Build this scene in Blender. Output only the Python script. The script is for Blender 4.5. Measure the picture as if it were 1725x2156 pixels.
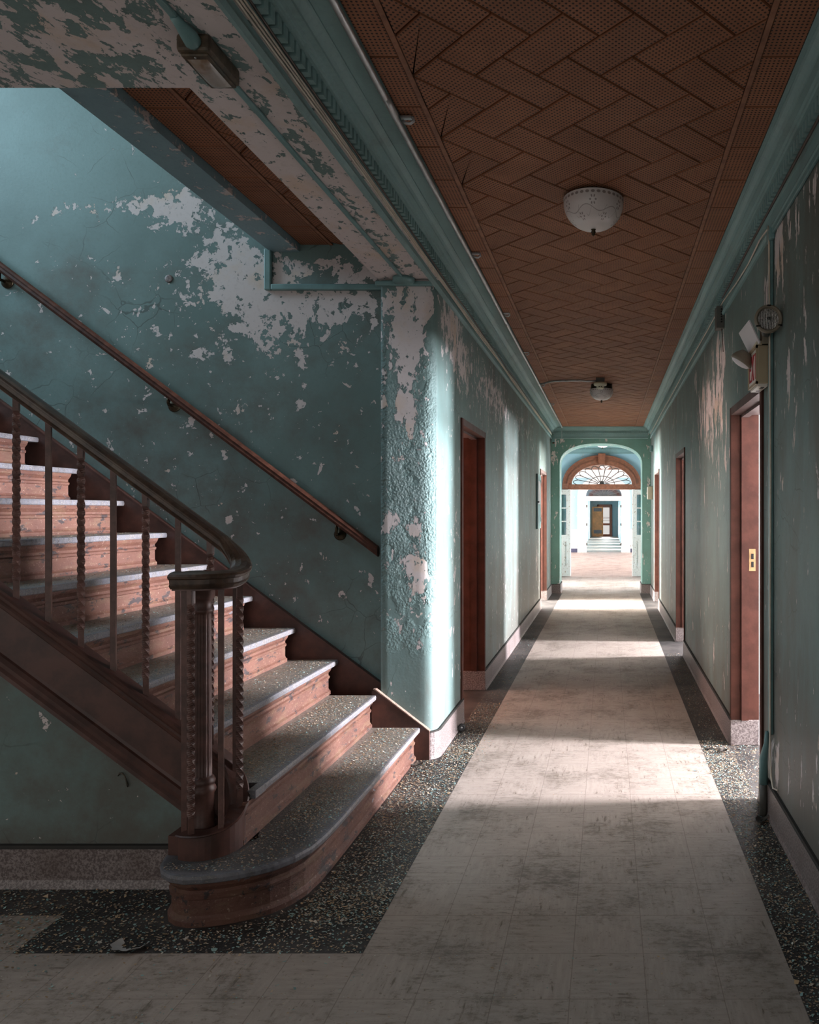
import bpy, bmesh, math, random
from mathutils import Vector, Matrix
random.seed(7)
R = math.radians
scn = bpy.context.scene
COL = scn.collection
for o in list(bpy.data.objects):
    bpy.data.objects.remove(o)

# ------------------------------------------------------------------ camera
F_PX, W_PX, H_PX = 1572.0, 1725.0, 2156.0
EYE = 1.438
cam = bpy.data.cameras.new('camera')
cam.sensor_fit = 'AUTO'
cam.sensor_width = 36.0
cam.lens = F_PX / H_PX * 36.0
cam.shift_x = (W_PX / 2 - 1279.0) / H_PX
cam.shift_y = 0.0
cam.clip_start = 0.05
cam.clip_end = 200
camo = bpy.data.objects.new('camera', cam)
COL.objects.link(camo)
camo.location = (0, 0, EYE)
camo.rotation_euler = (R(90), 0, 0)
scn.camera = camo

# ------------------------------------------------------------------ exposure, world, daylight
scn.view_settings.view_transform = 'Standard'
scn.view_settings.look = 'None'
scn.view_settings.gamma = 1.0
scn.view_settings.exposure = 0.30
scn.view_settings.use_curve_mapping = False
scn.cycles.max_bounces = 9
scn.cycles.diffuse_bounces = 6
scn.cycles.glossy_bounces = 3
scn.cycles.transmission_bounces = 6
scn.cycles.transparent_max_bounces = 8
scn.cycles.caustics_reflective = False
scn.cycles.caustics_refractive = False
scn.cycles.sample_clamp_indirect = 6.0

wd = bpy.data.worlds.new('world')
scn.world = wd
wd.use_nodes = True
bg = wd.node_tree.nodes['Background']
bg.inputs[0].default_value = (1.0, 0.97, 0.93, 1)
bg.inputs[1].default_value = 0.58          # dim daylight reaching the lobby behind the camera


def area(name, loc, direction, w, h, radiance, col=(1, 1, 1), spread=180):
    l = bpy.data.lights.new(name, 'AREA')
    l.shape = 'RECTANGLE'
    l.size = w
    l.size_y = h
    l.color = col
    l.energy = radiance * math.pi * w * h
    l.spread = R(spread)
    o = bpy.data.objects.new(name, l)
    COL.objects.link(o)
    o.location = loc
    o.rotation_euler = Vector(direction).to_track_quat('-Z', 'Y').to_euler()
    return o


COOL = (0.94, 0.93, 1.0)
# daylight at the windows of the side rooms (right side, then left side), plus two added floor fills
area('daylight_1', (6.30, 3.98, 1.10), (-1, 0, 0), 0.7, 1.0, 720, COOL)
area('daylight_17', (6.30, 4.00, 2.35), (-1, 0, -.2), 0.7, 0.6, 1150, COOL)  # second, higher lamp added to brighten the band on the floor
area('daylight_2', (6.30, 8.02, 1.10), (-1, 0, 0), 0.7, 1.0, 640, COOL)
area('daylight_18', (6.30, 8.05, 2.35), (-1, 0, -.2), 0.7, 0.6, 1150, COOL)  # higher lamp added here too, for the middle doorway's floor band
area('daylight_3', (6.30, 11.6, 1.30), (-1, 0, 0), 1.3, 1.6, 560, (1, .98, .95))
area('daylight_4', (-4.6, 5.95, 1.30), (1, 0, 0), 1.2, 1.5, 30, (1.0, .72, .62))
area('daylight_5', (-5.2, 11.7, 1.30), (1, 0, 0), 1.4, 1.7, 560, (1, .98, .95))
# vestibule behind the arch: daylight through its side doorways
area('daylight_6', (-2.5, 14.85, 1.35), (1, 0, 0), 1.1, 1.9, 36, (1, .96, .97))
area('daylight_7', (2.25, 14.85, 1.35), (-1, 0, 0), 1.1, 1.9, 36, (1, .96, .97))
# the bright hall beyond the fanlight, and the daylight bands of the last corridor
area('daylight_8', (-4.35, 21.5, 1.9), (1, 0, -.55), 7.5, 1.6, 26, (1, .95, .98))
area('daylight_9', (4.35, 21.5, 1.9), (-1, 0, -.55), 7.5, 1.6, 26, (1, .95, .98))
for k, yy in enumerate((28.7, 31.2, 34.3, 37.0, 40.4)):
    area('daylight_%d' % (10 + k), (1.5, yy, 1.0), (-1, 0, 0), 0.8, 1.5, 60, (1, .97, .97))
area('daylight_15', (-0.15, 44.6, 1.1), (0, -1, 0), 1.0, 2.0, 14, (1, 1, 1))
# stair window on the half landing above, upper left
area('daylight_16', (-5.2, 3.35, 4.55), (1, 0.28, -0.42), 1.3, 1.6, 11, (0.62, 0.84, 1.0))


# ------------------------------------------------------------------ node helpers
class NT:
    def __init__(self, name):
        self.m = bpy.data.materials.new(name)
        self.m.use_nodes = True
        self.t = self.m.node_tree
        self.t.nodes.clear()
        self.out = self.t.nodes.new('ShaderNodeOutputMaterial')
        self.b = self.t.nodes.new('ShaderNodeBsdfPrincipled')
        self.t.links.new(self.b.outputs[0], self.out.inputs[0])

    def n(self, typ, **kw):
        nd = self.t.nodes.new(typ)
        for k, v in kw.items():
            setattr(nd, k, v)
        return nd

    def l(self, a, b):
        self.t.links.new(a, b)

    def put(self, sock, v):
        if hasattr(v, 'is_output'):
            self.l(v, sock)
        else:
            sock.default_value = v

    def math(self, op, a, b=0.0, c=None, clamp=False):
        nd = self.n('ShaderNodeMath', operation=op, use_clamp=clamp)
        self.put(nd.inputs[0], a)
        self.put(nd.inputs[1], b)
        if c is not None:
            self.put(nd.inputs[2], c)
        return nd.outputs[0]

    def coords(self, scale=(1, 1, 1), kind='Object'):
        tc = self.n('ShaderNodeTexCoord')
        mp = self.n('ShaderNodeMapping')
        mp.inputs['Scale'].default_value = scale
        self.l(tc.outputs[kind], mp.inputs[0])
        return mp.outputs[0]

    def noise(self, vec, scale, detail=4, rough=0.55, dist=0.0):
        nd = self.n('ShaderNodeTexNoise')
        self.l(vec, nd.inputs['Vector'])
        nd.inputs['Scale'].default_value = scale
        nd.inputs['Detail'].default_value = detail
        nd.inputs['Roughness'].default_value = rough
        nd.inputs['Distortion'].default_value = dist
        return nd.outputs[0]

    def step(self, v, lo, hi, smooth=True):
        nd = self.n('ShaderNodeMapRange')
        nd.interpolation_type = 'SMOOTHSTEP' if smooth else 'LINEAR'
        self.put(nd.inputs[0], v)
        self.put(nd.inputs[1], lo)
        self.put(nd.inputs[2], hi)
        return nd.outputs[0]

    def mix(self, f, a, b):
        nd = self.n('ShaderNodeMix', data_type='RGBA')
        self.put(nd.inputs[0], f)
        for s, v in ((nd.inputs[6], a), (nd.inputs[7], b)):
            if hasattr(v, 'is_output'):
                self.l(v, s)
            else:
                s.default_value = (v[0], v[1], v[2], 1)
        return nd.outputs[2]

    def attr(self, name):
        nd = self.n('ShaderNodeAttribute', attribute_name=name)
        return nd

    def bump(self, h, strength, dist=0.01, prev=None):
        nd = self.n('ShaderNodeBump')
        nd.inputs['Strength'].default_value = strength
        nd.inputs['Distance'].default_value = dist
        self.l(h, nd.inputs['Height'])
        if prev is not None:
            self.l(prev, nd.inputs['Normal'])
        return nd.outputs[0]

    def fin(self, col=None, rough=None, normal=None, metal=None, spec=None):
        if col is not None:
            if hasattr(col, 'is_output'):
                self.l(col, self.b.inputs['Base Color'])
            else:
                self.b.inputs['Base Color'].default_value = (col[0], col[1], col[2], 1)
        if rough is not None:
            self.put(self.b.inputs['Roughness'], rough)
        if normal is not None:
            self.l(normal, self.b.inputs['Normal'])
        if metal is not None:
            self.put(self.b.inputs['Metallic'], metal)
        if spec is not None:
            self.put(self.b.inputs['Specular IOR Level'], spec)
        return self.m


MATS = {}


def simple(name, col, rough=0.6, metal=0.0, var=0.25, scale=14, bump=0.0, dirt=None, spec=0.5):
    t = NT(name)
    v = t.coords()
    f = t.noise(v, scale, 5, 0.6)
    dark = tuple(c * (1 - var) for c in col)
    lite = tuple(min(1, c * (1 + var)) for c in col)
    c = t.mix(t.step(f, 0.3, 0.7), dark, lite)
    if dirt:
        c = t.mix(t.step(t.noise(v, scale * 0.35, 6, 0.65), 0.48, 0.7), c, dirt)
    nrm = t.bump(f, bump, 0.004) if bump else None
    MATS[name] = t.fin(c, rough, nrm, metal, spec)
    return MATS[name]


TEAL = (0.172, 0.258, 0.250)
TEAL_D = (0.120, 0.180, 0.170)
PLASTER = (0.60, 0.54, 0.53)


def paint(name, stretch=(1, 1, 1), scale=7.0, gs=(1, 1, 1), base=TEAL, dark=TEAL_D, under=PLASTER, crust=False, cracks=True, rough=0.5):
    t = NT(name)
    v = t.coords()
    vs = t.coords(stretch)
    peel = t.attr('peel').outputs['Fac']
    dirt = t.attr('dirt').outputs['Fac']
    n1 = t.noise(vs, scale, 11, 0.64, 0.25)
    thr = t.math('SUBTRACT', 0.668, t.math('MULTIPLY', peel, 0.345))
    mask = t.step(n1, thr, t.math('ADD', thr, 0.010))
    n2 = t.noise(vs, scale * 2.7, 9, 0.62, 0.2)
    thr2 = t.math('SUBTRACT', 0.690, t.math('MULTIPLY', peel, 0.20))
    mask = t.math('MAXIMUM', mask, t.step(n2, thr2, t.math('ADD', thr2, 0.012)))
    n3 = t.noise(vs, scale * 2.1, 9, 0.62, 0.3)
    mask = t.math('MULTIPLY', mask, t.math('SUBTRACT', 1.0, t.step(n3, 0.605, 0.615)))
    # paint colour: mottled teal
    m1 = t.noise(v, 1.3, 5, 0.6)
    c = t.mix(t.step(m1, 0.3, 0.72), dark, base)
    m2 = t.noise(v, 60, 3, 0.6)
    c = t.mix(t.math('MULTIPLY', t.step(m2, 0.45, 0.75), 0.25), c, tuple(x * 0.62 for x in base))
    # grime: brownish grey, heavier where the attribute says
    g = t.noise(t.coords(gs), 3.0, 8, 0.68)
    gm = t.math('MULTIPLY', t.step(t.math('ADD', g, t.math('MULTIPLY', t.math('SUBTRACT', dirt, 0.5), 0.55)), 0.36, 0.80), 0.9)
    c = t.mix(gm, c, (0.105, 0.092, 0.078))
    if cracks:
        wv = t.n('ShaderNodeMix', data_type='VECTOR')
        nz = t.n('ShaderNodeTexNoise')
        t.l(v, nz.inputs['Vector'])
        nz.inputs['Scale'].default_value = 3.0
        nz.inputs['Detail'].default_value = 4
        wv.inputs[0].default_value = 0.16
        t.l(v, wv.inputs[4])
        t.l(nz.outputs['Color'], wv.inputs[5])
        vo = t.n('ShaderNodeTexVoronoi', feature='DISTANCE_TO_EDGE')
        vo.inputs['Scale'].default_value = 5.5
        t.l(wv.outputs[1], vo.inputs['Vector'])
        cr = t.math('SUBTRACT', 1.0, t.step(vo.outputs['Distance'], 0.004, 0.014))
        cr = t.math('MULTIPLY', cr, t.step(t.noise(v, 2.2, 3, 0.5), 0.50, 0.66))
        c = t.mix(t.math('MULTIPLY', cr, 0.6), c, (0.05, 0.055, 0.05))
    # bare plaster with yellowish stains
    u1 = t.noise(v, 4.0, 5, 0.6)
    uc = t.mix(t.step(u1, 0.5, 0.72), under, (under[0] * 0.98, under[1] * 0.88, under[2] * 0.74))
    uc = t.mix(t.math('MULTIPLY', t.step(t.noise(v, 45, 4, 0.6), 0.52, 0.75), 0.25), uc, (0.33, 0.29, 0.27))
    # dark ragged rim of the lifted paint
    rim = t.math('MULTIPLY', t.step(n1, t.math('SUBTRACT', thr, 0.02), thr), t.math('SUBTRACT', 1.0, mask))
    c = t.mix(t.math('MULTIPLY', rim, 0.35), c, (0.07, 0.09, 0.085))
    c = t.mix(mask, c, uc)
    h = t.math('SUBTRACT', 1.0, mask)
    nb = t.bump(h, 0.55, 0.004)
    nb = t.bump(t.noise(v, 90, 3, 0.6), 0.12, 0.004, nb)
    if crust:
        cru = t.attr('crust').outputs['Fac']
        vo2 = t.n('ShaderNodeTexVoronoi')
        vo2.inputs['Scale'].default_value = 75
        t.l(v, vo2.inputs['Vector'])
        cm = t.math('MULTIPLY', cru, t.step(t.math('ADD', t.noise(v, 9, 5, 0.6), t.math('MULTIPLY', cru, 0.12)), 0.44, 0.62))
        hh = t.math('MULTIPLY', t.math('ADD', t.math('MULTIPLY', vo2.outputs['Distance'], 0.7), t.noise(v, 38, 6, 0.72)), t.math('MULTIPLY', cm, h))
        nb = t.bump(hh, 0.75, 0.020, nb)
    MATS[name] = t.fin(c, t.math('ADD', rough, t.math('MULTIPLY', mask, 0.3)), nb, spec=0.26)
    return MATS[name]


paint('paint_wall', (1, 1, 1), 9.0)
paint('paint_corridor', (1, 1, 0.30), 12.0, gs=(1, 1, .28))
paint('paint_soffit', (1, 0.62, 1), 14.0)
paint('paint_pillar', (1, 1, .62), 13.0, gs=(1, 1, .3), crust=True)
paint('paint_trim', (1, 1, 1), 9.0, cracks=False, base=(0.235, 0.365, 0.36), dark=(0.185, 0.29, 0.285))
paint('paint_beam_lit', (1, 1, 1), 9.0, base=(0.235, 0.36, 0.40), dark=(0.19, 0.295, 0.33), cracks=False)  # bluish light on the stair beam put into its paint colour
paint('paint_far', (1, 1, .5), 9.0, base=(0.17, 0.325, 0.285), dark=(0.13, 0.25, 0.215), cracks=False)
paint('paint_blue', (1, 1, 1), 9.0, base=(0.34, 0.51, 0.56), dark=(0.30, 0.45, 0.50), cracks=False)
paint('white_door_paint', (1, 1, .6), 40.0, base=(0.60, 0.57, 0.52), dark=(0.52, 0.49, 0.44), under=(0.28, 0.20, 0.13), cracks=False)
simple('white_paint', (0.78, 0.76, 0.73), 0.5, var=0.06, scale=8)
simple('room_plaster', (0.50, 0.49, 0.47), 0.8, var=0.08, scale=4)
simple('navy', (0.05, 0.055, 0.10), 0.5)
simple('red_jamb', (0.062, 0.022, 0.015), 0.6, var=0.25, scale=9, bump=0.3, spec=0.15)
simple('gray_jamb', (0.11, 0.075, 0.068), 0.55, var=0.2, scale=9, spec=0.2)
simple('oak', (0.19, 0.068, 0.034), 0.42, var=0.25, scale=20, bump=0.1)
simple('door_oak', (0.62, 0.22, 0.065), 0.4, var=0.2, scale=7)
simple('rail_wood', (0.056, 0.032, 0.021), 0.36, var=0.5, scale=26, bump=0.3, dirt=(0.10, 0.072, 0.05))
simple('handrail_wood', (0.055, 0.021, 0.013), 0.55, var=0.35, scale=22, bump=0.2, spec=0.2)
simple('iron_brown', (0.105, 0.050, 0.040), 0.46, var=0.35, scale=18, bump=0.25)
simple('string_brown', (0.064, 0.025, 0.018), 0.48, var=0.35, scale=10, bump=0.3)
simple('dust_cap', (0.23, 0.15, 0.115), 0.8, var=0.3, scale=30)
simple('galvanised', (0.46, 0.46, 0.46), 0.42, 0.7, var=0.15, scale=20)
simple('cable_cream', (0.58, 0.51, 0.42), 0.55, var=0.15, scale=12)
simple('cable_brown', (0.06, 0.04, 0.03), 0.6)
simple('teal_metal', (0.135, 0.245, 0.245), 0.42, var=0.15, scale=9, bump=0.05)
simple('beige_plastic', (0.37, 0.29, 0.185), 0.45, var=0.08, scale=6)
simple('tan_plastic', (0.20, 0.168, 0.125), 0.45, var=0.1, scale=10)
simple('cream_plastic', (0.55, 0.50, 0.37), 0.45, var=0.05, scale=8)
simple('white_panel', (0.62, 0.60, 0.62), 0.5, var=0.04, scale=5)
simple('dark_gray', (0.055, 0.055, 0.05), 0.5)
simple('gray_box', (0.088, 0.085, 0.075), 0.5, var=0.15)
simple('black_hole', (0.006, 0.006, 0.006), 0.9, var=0.0)
simple('red_letter', (0.40, 0.022, 0.03), 0.5, var=0.1)
simple('sign_white', (0.70, 0.66, 0.60), 0.5, var=0.05)
simple('rust_metal', (0.075, 0.052, 0.032), 0.6, 0.2, var=0.5, scale=30, bump=0.3, dirt=(0.045, 0.052, 0.042))
simple('brass', (0.34, 0.21, 0.10), 0.38, 0.6, var=0.2)
simple('bronze', (0.05, 0.038, 0.022), 0.35, 0.8)
simple('rubber', (0.02, 0.02, 0.02), 0.6)
simple('wall_edge_dark', (0.02, 0.017, 0.014), 0.8)
simple('debris_dark', (0.035, 0.028, 0.022), 0.8)
simple('paper', (0.50, 0.47, 0.45), 0.7, var=0.1)
simple('backing', (0.012, 0.005, 0.003), 0.9, var=0.2)
simple('batten', (0.25, 0.11, 0.06), 0.7, var=0.3, scale=20)


def mk_special():
    # terrazzo base
    t = NT('terrazzo')
    v = t.coords()
    c = t.mix(t.step(t.noise(v, 120, 3, 0.7), 0.42, 0.6), (0.105, 0.080, 0.077), (0.26, 0.218, 0.208))
    c = t.mix(t.math('MULTIPLY', t.step(t.noise(v, 3.5, 5, 0.6), 0.45, 0.7), 0.55), c, (0.085, 0.055, 0.045))
    MATS['terrazzo'] = t.fin(c, 0.42)

    # acoustic ceiling tile, shade of its punched holes painted in, uv in hole pitches
    t = NT('ceiling_tile')
    uv = t.n('ShaderNodeTexCoord').outputs['UV']
    sp = t.n('ShaderNodeSeparateXYZ')
    t.l(uv, sp.inputs[0])
    fx = t.math('SUBTRACT', t.math('FRACT', sp.outputs[0]), 0.5)
    fy = t.math('SUBTRACT', t.math('FRACT', sp.outputs[1]), 0.5)
    d = t.math('SQRT', t.math('ADD', t.math('MULTIPLY', fx, fx), t.math('MULTIPLY', fy, fy)))
    hole = t.math('SUBTRACT', 1.0, t.step(d, 0.22, 0.28))
    v = t.coords()
    a = t.attr('tint').outputs['Fac']
    c = t.mix(t.step(t.noise(v, 5, 5, 0.6), 0.3, 0.7), (0.245, 0.092, 0.040), (0.325, 0.130, 0.061))
    c = t.mix(t.math('MULTIPLY', a, 0.45), c, (0.20, 0.085, 0.044))
    c = t.mix(t.math('MULTIPLY', t.step(t.noise(v, 1.6, 6, 0.7), 0.60, 0.75), 0.25), c, (0.34, 0.20, 0.13))
    c = t.mix(hole, c, (0.022, 0.008, 0.004))
    nb = t.bump(hole, 0.5, -0.004)
    MATS['ceiling_tile'] = t.fin(c, 0.75, nb)

    # vinyl floor, beige field and black border, laid in 9 inch squares
    t = NT('floor_vinyl')
    v = t.coords()
    sp = t.n('ShaderNodeSeparateXYZ')
    t.l(v, sp.inputs[0])
    X, Y = sp.outputs[0], sp.outputs[1]
    S = 0.2286

    def gt(a, b):
        return t.math('GREATER_THAN', a, b)

    def AND(a, b):
        return t.math('MULTIPLY', a, b)

    def OR(a, b):
        return t.math('MAXIMUM', a, b)
    corr = AND(gt(X, -0.797), AND(gt(0.574, X), gt(13.4, Y)))
    lob = AND(gt(2.4326, Y), gt(0.574, X))
    patch = AND(gt(-1.94, X), gt(2.661, Y))
    far = AND(gt(Y, 13.2), gt(60, Y))
    beige = OR(OR(corr, lob), OR(patch, far))
    wob = t.math('MULTIPLY', t.math('SUBTRACT', t.noise(v, 6, 3, 0.5), 0.5), 0.004)
    gx = t.math('DIVIDE', t.math('ADD', t.math('ADD', X, 0.797), wob), S)
    gy = t.math('DIVIDE', t.math('ADD', t.math('SUBTRACT', Y, 2.4326), wob), S)
    jx = t.math('SUBTRACT', 0.5, t.math('ABSOLUTE', t.math('SUBTRACT', t.math('FRACT', gx), 0.5)))
    jy = t.math('SUBTRACT', 0.5, t.math('ABSOLUTE', t.math('SUBTRACT', t.math('FRACT', gy), 0.5)))
    j = t.math('SUBTRACT', 1.0, t.step(t.math('MINIMUM', jx, jy), 0.003, 0.010))
    # tile by tile variation and the alternating direction of the marbling
    ck = t.math('MODULO', t.math('ADD', t.math('FLOOR', t.math('ADD', gx, 40)), t.math('FLOOR', t.math('ADD', gy, 40))), 2.0)
    wn = t.n('ShaderNodeTexWhiteNoise')
    cb = t.n('ShaderNodeCombineXYZ')
    t.l(t.math('FLOOR', gx), cb.inputs[0])
    t.l(t.math('FLOOR', gy), cb.inputs[1])
    t.l(cb.outputs[0], wn.inputs['Vector'])
    sa = t.noise(t.coords((1, 7, 1)), 9, 6, 0.62)
    sb = t.noise(t.coords((7, 1, 1)), 9, 6, 0.62)
    st = t.math('ADD', t.math('MULTIPLY', sa, t.math('SUBTRACT', 1.0, ck)), t.math('MULTIPLY', sb, ck))
    b = t.mix(t.step(st, 0.35, 0.62), (0.372, 0.308, 0.268), (0.322, 0.264, 0.226))
    b = t.mix(t.math('MULTIPLY', wn.outputs[0], 0.12), b, (0.42, 0.345, 0.30))
    b = t.mix(t.math('MULTIPLY', t.step(t.math('ADD', st, t.math('MULTIPLY', t.math('SUBTRACT', t.noise(v, 4.5, 5, 0.6), 0.5), 0.35)), 0.61, 0.69), 0.75), b, (0.10, 0.072, 0.052))
    gr = t.noise(v, 2.3, 12, 0.78)
    fn = t.math('ADD', t.math('MULTIPLY', t.noise(t.coords((1, 2.2, 1)), 26, 9, 0.75), 0.5), t.math('MULTIPLY', gr, 0.5))
    b = t.mix(t.math('MULTIPLY', t.step(gr, 0.45, 0.66), 0.42), b, (0.135, 0.110, 0.088))
    b = t.mix(t.math('MULTIPLY', t.step(fn, 0.50, 0.60), 0.62), b, (0.105, 0.082, 0.062))
    sp2 = t.noise(v, 55, 5, 0.65)
    b = t.mix(t.math('MULTIPLY', t.step(sp2, 0.60, 0.68), 0.6), b, (0.10, 0.07, 0.045))
    b = t.mix(t.math('MULTIPLY', j, 0.5), b, (0.11, 0.075, 0.06))
    k = t.mix(t.step(t.noise(v, 3, 6, 0.65), 0.35, 0.7), (0.020, 0.018, 0.018), (0.075, 0.065, 0.060))
    k = t.mix(t.math('MULTIPLY', t.step(t.noise(v, 150, 3, 0.6), 0.58, 0.68), 0.3), k, (0.22, 0.19, 0.16))
    c = t.mix(beige, k, b)
    rg = t.math('ADD', 0.36, t.math('MULTIPLY', gr, 0.35))
    nb = t.bump(t.math('ADD', st, t.math('MULTIPLY', j, -0.6)), 0.10, 0.004)
    MATS['floor_vinyl'] = t.fin(c, rg, nb, spec=0.42)

    # slate tread: worn blue grey nosing, dusty back (attribute 'dust')
    t = NT('slate_tread')
    v = t.coords()
    c = t.mix(t.step(t.noise(t.coords((1, .5, 1)), 6, 7, 0.65), 0.35, 0.68), (0.050, 0.050, 0.055), (0.108, 0.104, 0.106))
    du = t.attr('dust').outputs['Fac']
    spk = t.noise(v, 170, 3, 0.7)
    dm = t.step(t.math('ADD', spk, t.math('MULTIPLY', t.math('SUBTRACT', du, 0.5), 0.5)), 0.38, 0.52)
    dc = t.mix(t.step(t.noise(v, 90, 2, 0.5), 0.4, 0.62), (0.23, 0.185, 0.145), (0.40, 0.345, 0.285))
    c = t.mix(t.math('MULTIPLY', dm, 0.7), c, dc)
    ed = t.attr('edge').outputs['Fac']
    c = t.mix(t.math('MULTIPLY', ed, t.step(t.noise(t.coords((1, 6, 1)), 14, 5, 0.6), 0.25, 0.7)), c, (0.145, 0.145, 0.168))
    nb = t.bump(t.math('ADD', t.noise(v, 40, 5, 0.6), t.math('MULTIPLY', dm, 0.6)), 0.25, 0.006)
    MATS['slate_tread'] = t.fin(c, 0.55, nb)

    # cast iron riser: flaking red oxide paint
    t = NT('red_riser')
    v = t.coords()
    c = t.mix(t.step(t.noise(v, 4, 5, 0.6), 0.3, 0.7), (0.080, 0.030, 0.020), (0.130, 0.055, 0.036))
    sn = t.n('ShaderNodeSeparateXYZ')
    c = t.mix(t.math('MULTIPLY', t.step(t.noise(t.coords((1, .6, 2.5)), 10, 8, 0.7), 0.50, 0.64), 0.6), c, (0.135, 0.078, 0.046))
    fl = t.noise(t.coords((1, .45, 1)), 19, 8, 0.7)
    fm = t.step(fl, 0.575, 0.59)
    c = t.mix(fm, c, (0.028, 0.018, 0.018))
    f2 = t.step(t.noise(t.coords((1, .5, 1)), 11, 8, 0.7, 0.4), 0.655, 0.665)
    c = t.mix(f2, c, (0.11, 0.115, 0.13))
    c = t.mix(t.math('MULTIPLY', t.step(t.noise(v, 75, 4, 0.7), 0.60, 0.68), 0.7), c, (0.30, 0.21, 0.16))
    nb = t.bump(fl, 0.8, 0.012)
    MATS['red_riser'] = t.fin(c, 0.6, nb)

    # paint chips: own colour per chip
    t = NT('chip')
    c = t.attr('chipcol').outputs['Color']
    MATS['chip'] = t.fin(c, 0.7)

    # clear and patterned glass
    def glass(name, tint, alpha, rough=0.05):
        t = NT(name)
        tr = t.n('ShaderNodeBsdfTransparent')
        tr.inputs[0].default_value = (*tint, 1)
        gl = t.n('ShaderNodeBsdfGlossy')
        gl.inputs['Roughness'].default_value = rough
        mx = t.n('ShaderNodeMixShader')
        mx.inputs[0].default_value = alpha
        t.l(tr.outputs[0], mx.inputs[1])
        t.l(gl.outputs[0], mx.inputs[2])
        t.l(mx.outputs[0], t.out.inputs[0])
        MATS[name] = t.m
    glass('clear_glass', (0.95, 0.97, 0.97), 0.08)
    glass('dark_glass', (0.30, 0.32, 0.36), 0.25)

    # frosted bowl with etched vine and a ring of dots (uv: angle turns, height)
    t = NT('frosted_bowl')
    uv = t.n('ShaderNodeTexCoord').outputs['UV']
    sp = t.n('ShaderNodeSeparateXYZ')
    t.l(uv, sp.inputs[0])
    U, V = sp.outputs[0], sp.outputs[1]
    fx = t.math('SUBTRACT', t.math('FRACT', t.math('MULTIPLY', U, 34)), 0.5)
    fv = t.math('MULTIPLY', t.math('SUBTRACT', V, 0.93), 11.0)
    dd = t.math('SQRT', t.math('ADD', t.math('MULTIPLY', fx, fx), t.math('MULTIPLY', fv, fv)))
    dots = t.math('SUBTRACT', 1.0, t.step(dd, 0.30, 0.38))
    wv = t.math('SUBTRACT', V, t.math('ADD', 0.60, t.math('MULTIPLY', t.math('SINE', t.math('MULTIPLY', U, 6.2832 * 6)), 0.07)))
    vine = t.math('SUBTRACT', 1.0, t.step(t.math('ABSOLUTE', wv), 0.006, 0.014))
    wv2 = t.math('SUBTRACT', V, t.math('ADD', 0.56, t.math('MULTIPLY', t.math('SINE', t.math('ADD', t.math('MULTIPLY', U, 6.2832 * 12), 1.0)), 0.14)))
    v2 = t.math('MULTIPLY', t.math('SUBTRACT', 1.0, t.step(t.math('ABSOLUTE', wv2), 0.004, 0.012)),
                t.math('GREATER_THAN', t.math('FRACT', t.math('MULTIPLY', U, 12)), 0.45))
    # flowers: six petals round a centre, two rows
    def flower(off, hv):
        qx = t.math('MULTIPLY', t.math('SUBTRACT', t.math('FRACT', t.math('ADD', t.math('MULTIPLY', U, 6), off)), 0.5), 0.145)
        qv = t.math('MULTIPLY', t.math('SUBTRACT', V, hv), 0.16)
        rr = t.math('SQRT', t.math('ADD', t.math('MULTIPLY', qx, qx), t.math('MULTIPLY', qv, qv)))
        an = t.math('ARCTAN2', qv, qx)
        pet = t.math('ABSOLUTE', t.math('SUBTRACT', rr, 0.0125))
        lobe = t.math('MULTIPLY', t.math('ADD', t.math('COSINE', t.math('MULTIPLY', an, 6)), 0.3), 0.0042)
        return t.math('GREATER_THAN', lobe, pet)
    fl = t.math('MAXIMUM', flower(0.0, 0.76), flower(0.5, 0.42))
    et = t.math('MAXIMUM', t.math('MAXIMUM', dots, fl), t.math('MULTIPLY', t.math('MAXIMUM', vine, v2), 0.75))
    c = t.mix(et, (0.58, 0.53, 0.51), (0.24, 0.20, 0.185))
    t.b.inputs['Subsurface Weight'].default_value = 0.0
    t.b.inputs['Coat Weight'].default_value = 0.25
    t.b.inputs['Coat Roughness'].default_value = 0.15
    MATS['frosted_bowl'] = t.fin(c, 0.45)

    # ribbed sealed-beam lens, its bright sparkle mixed into the colour
    t = NT('sealed_beam')
    v = t.coords()
    wv = t.n('ShaderNodeTexWave', wave_type='BANDS', bands_direction='X')
    wv.inputs['Scale'].default_value = 45
    wv.inputs['Distortion'].default_value = 1.5
    t.l(v, wv.inputs['Vector'])
    ck = t.n('ShaderNodeTexVoronoi')
    ck.inputs['Scale'].default_value = 150
    t.l(v, ck.inputs['Vector'])
    h = t.math('ADD', wv.outputs['Fac'], ck.outputs['Distance'])
    c = t.mix(t.step(h, 0.5, 1.3), (0.20, 0.185, 0.175), (0.85, 0.83, 0.80))
    MATS['sealed_beam'] = t.fin(c, 0.16, t.bump(h, 0.9, 0.006), 0.35)

    # grimy diffuser of the soffit lamp
    t = NT('diffuser')
    v = t.coords()
    c = t.mix(t.step(t.noise(v, 9, 4, 0.6), 0.42, 0.72), (0.34, 0.30, 0.275), (0.17, 0.095, 0.045))
    MATS['diffuser'] = t.fin(c, 0.25)
    # mesh vent
    simple('vent_mesh', (0.17, 0.12, 0.115), 0.6)


mk_special()
M = MATS


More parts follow.
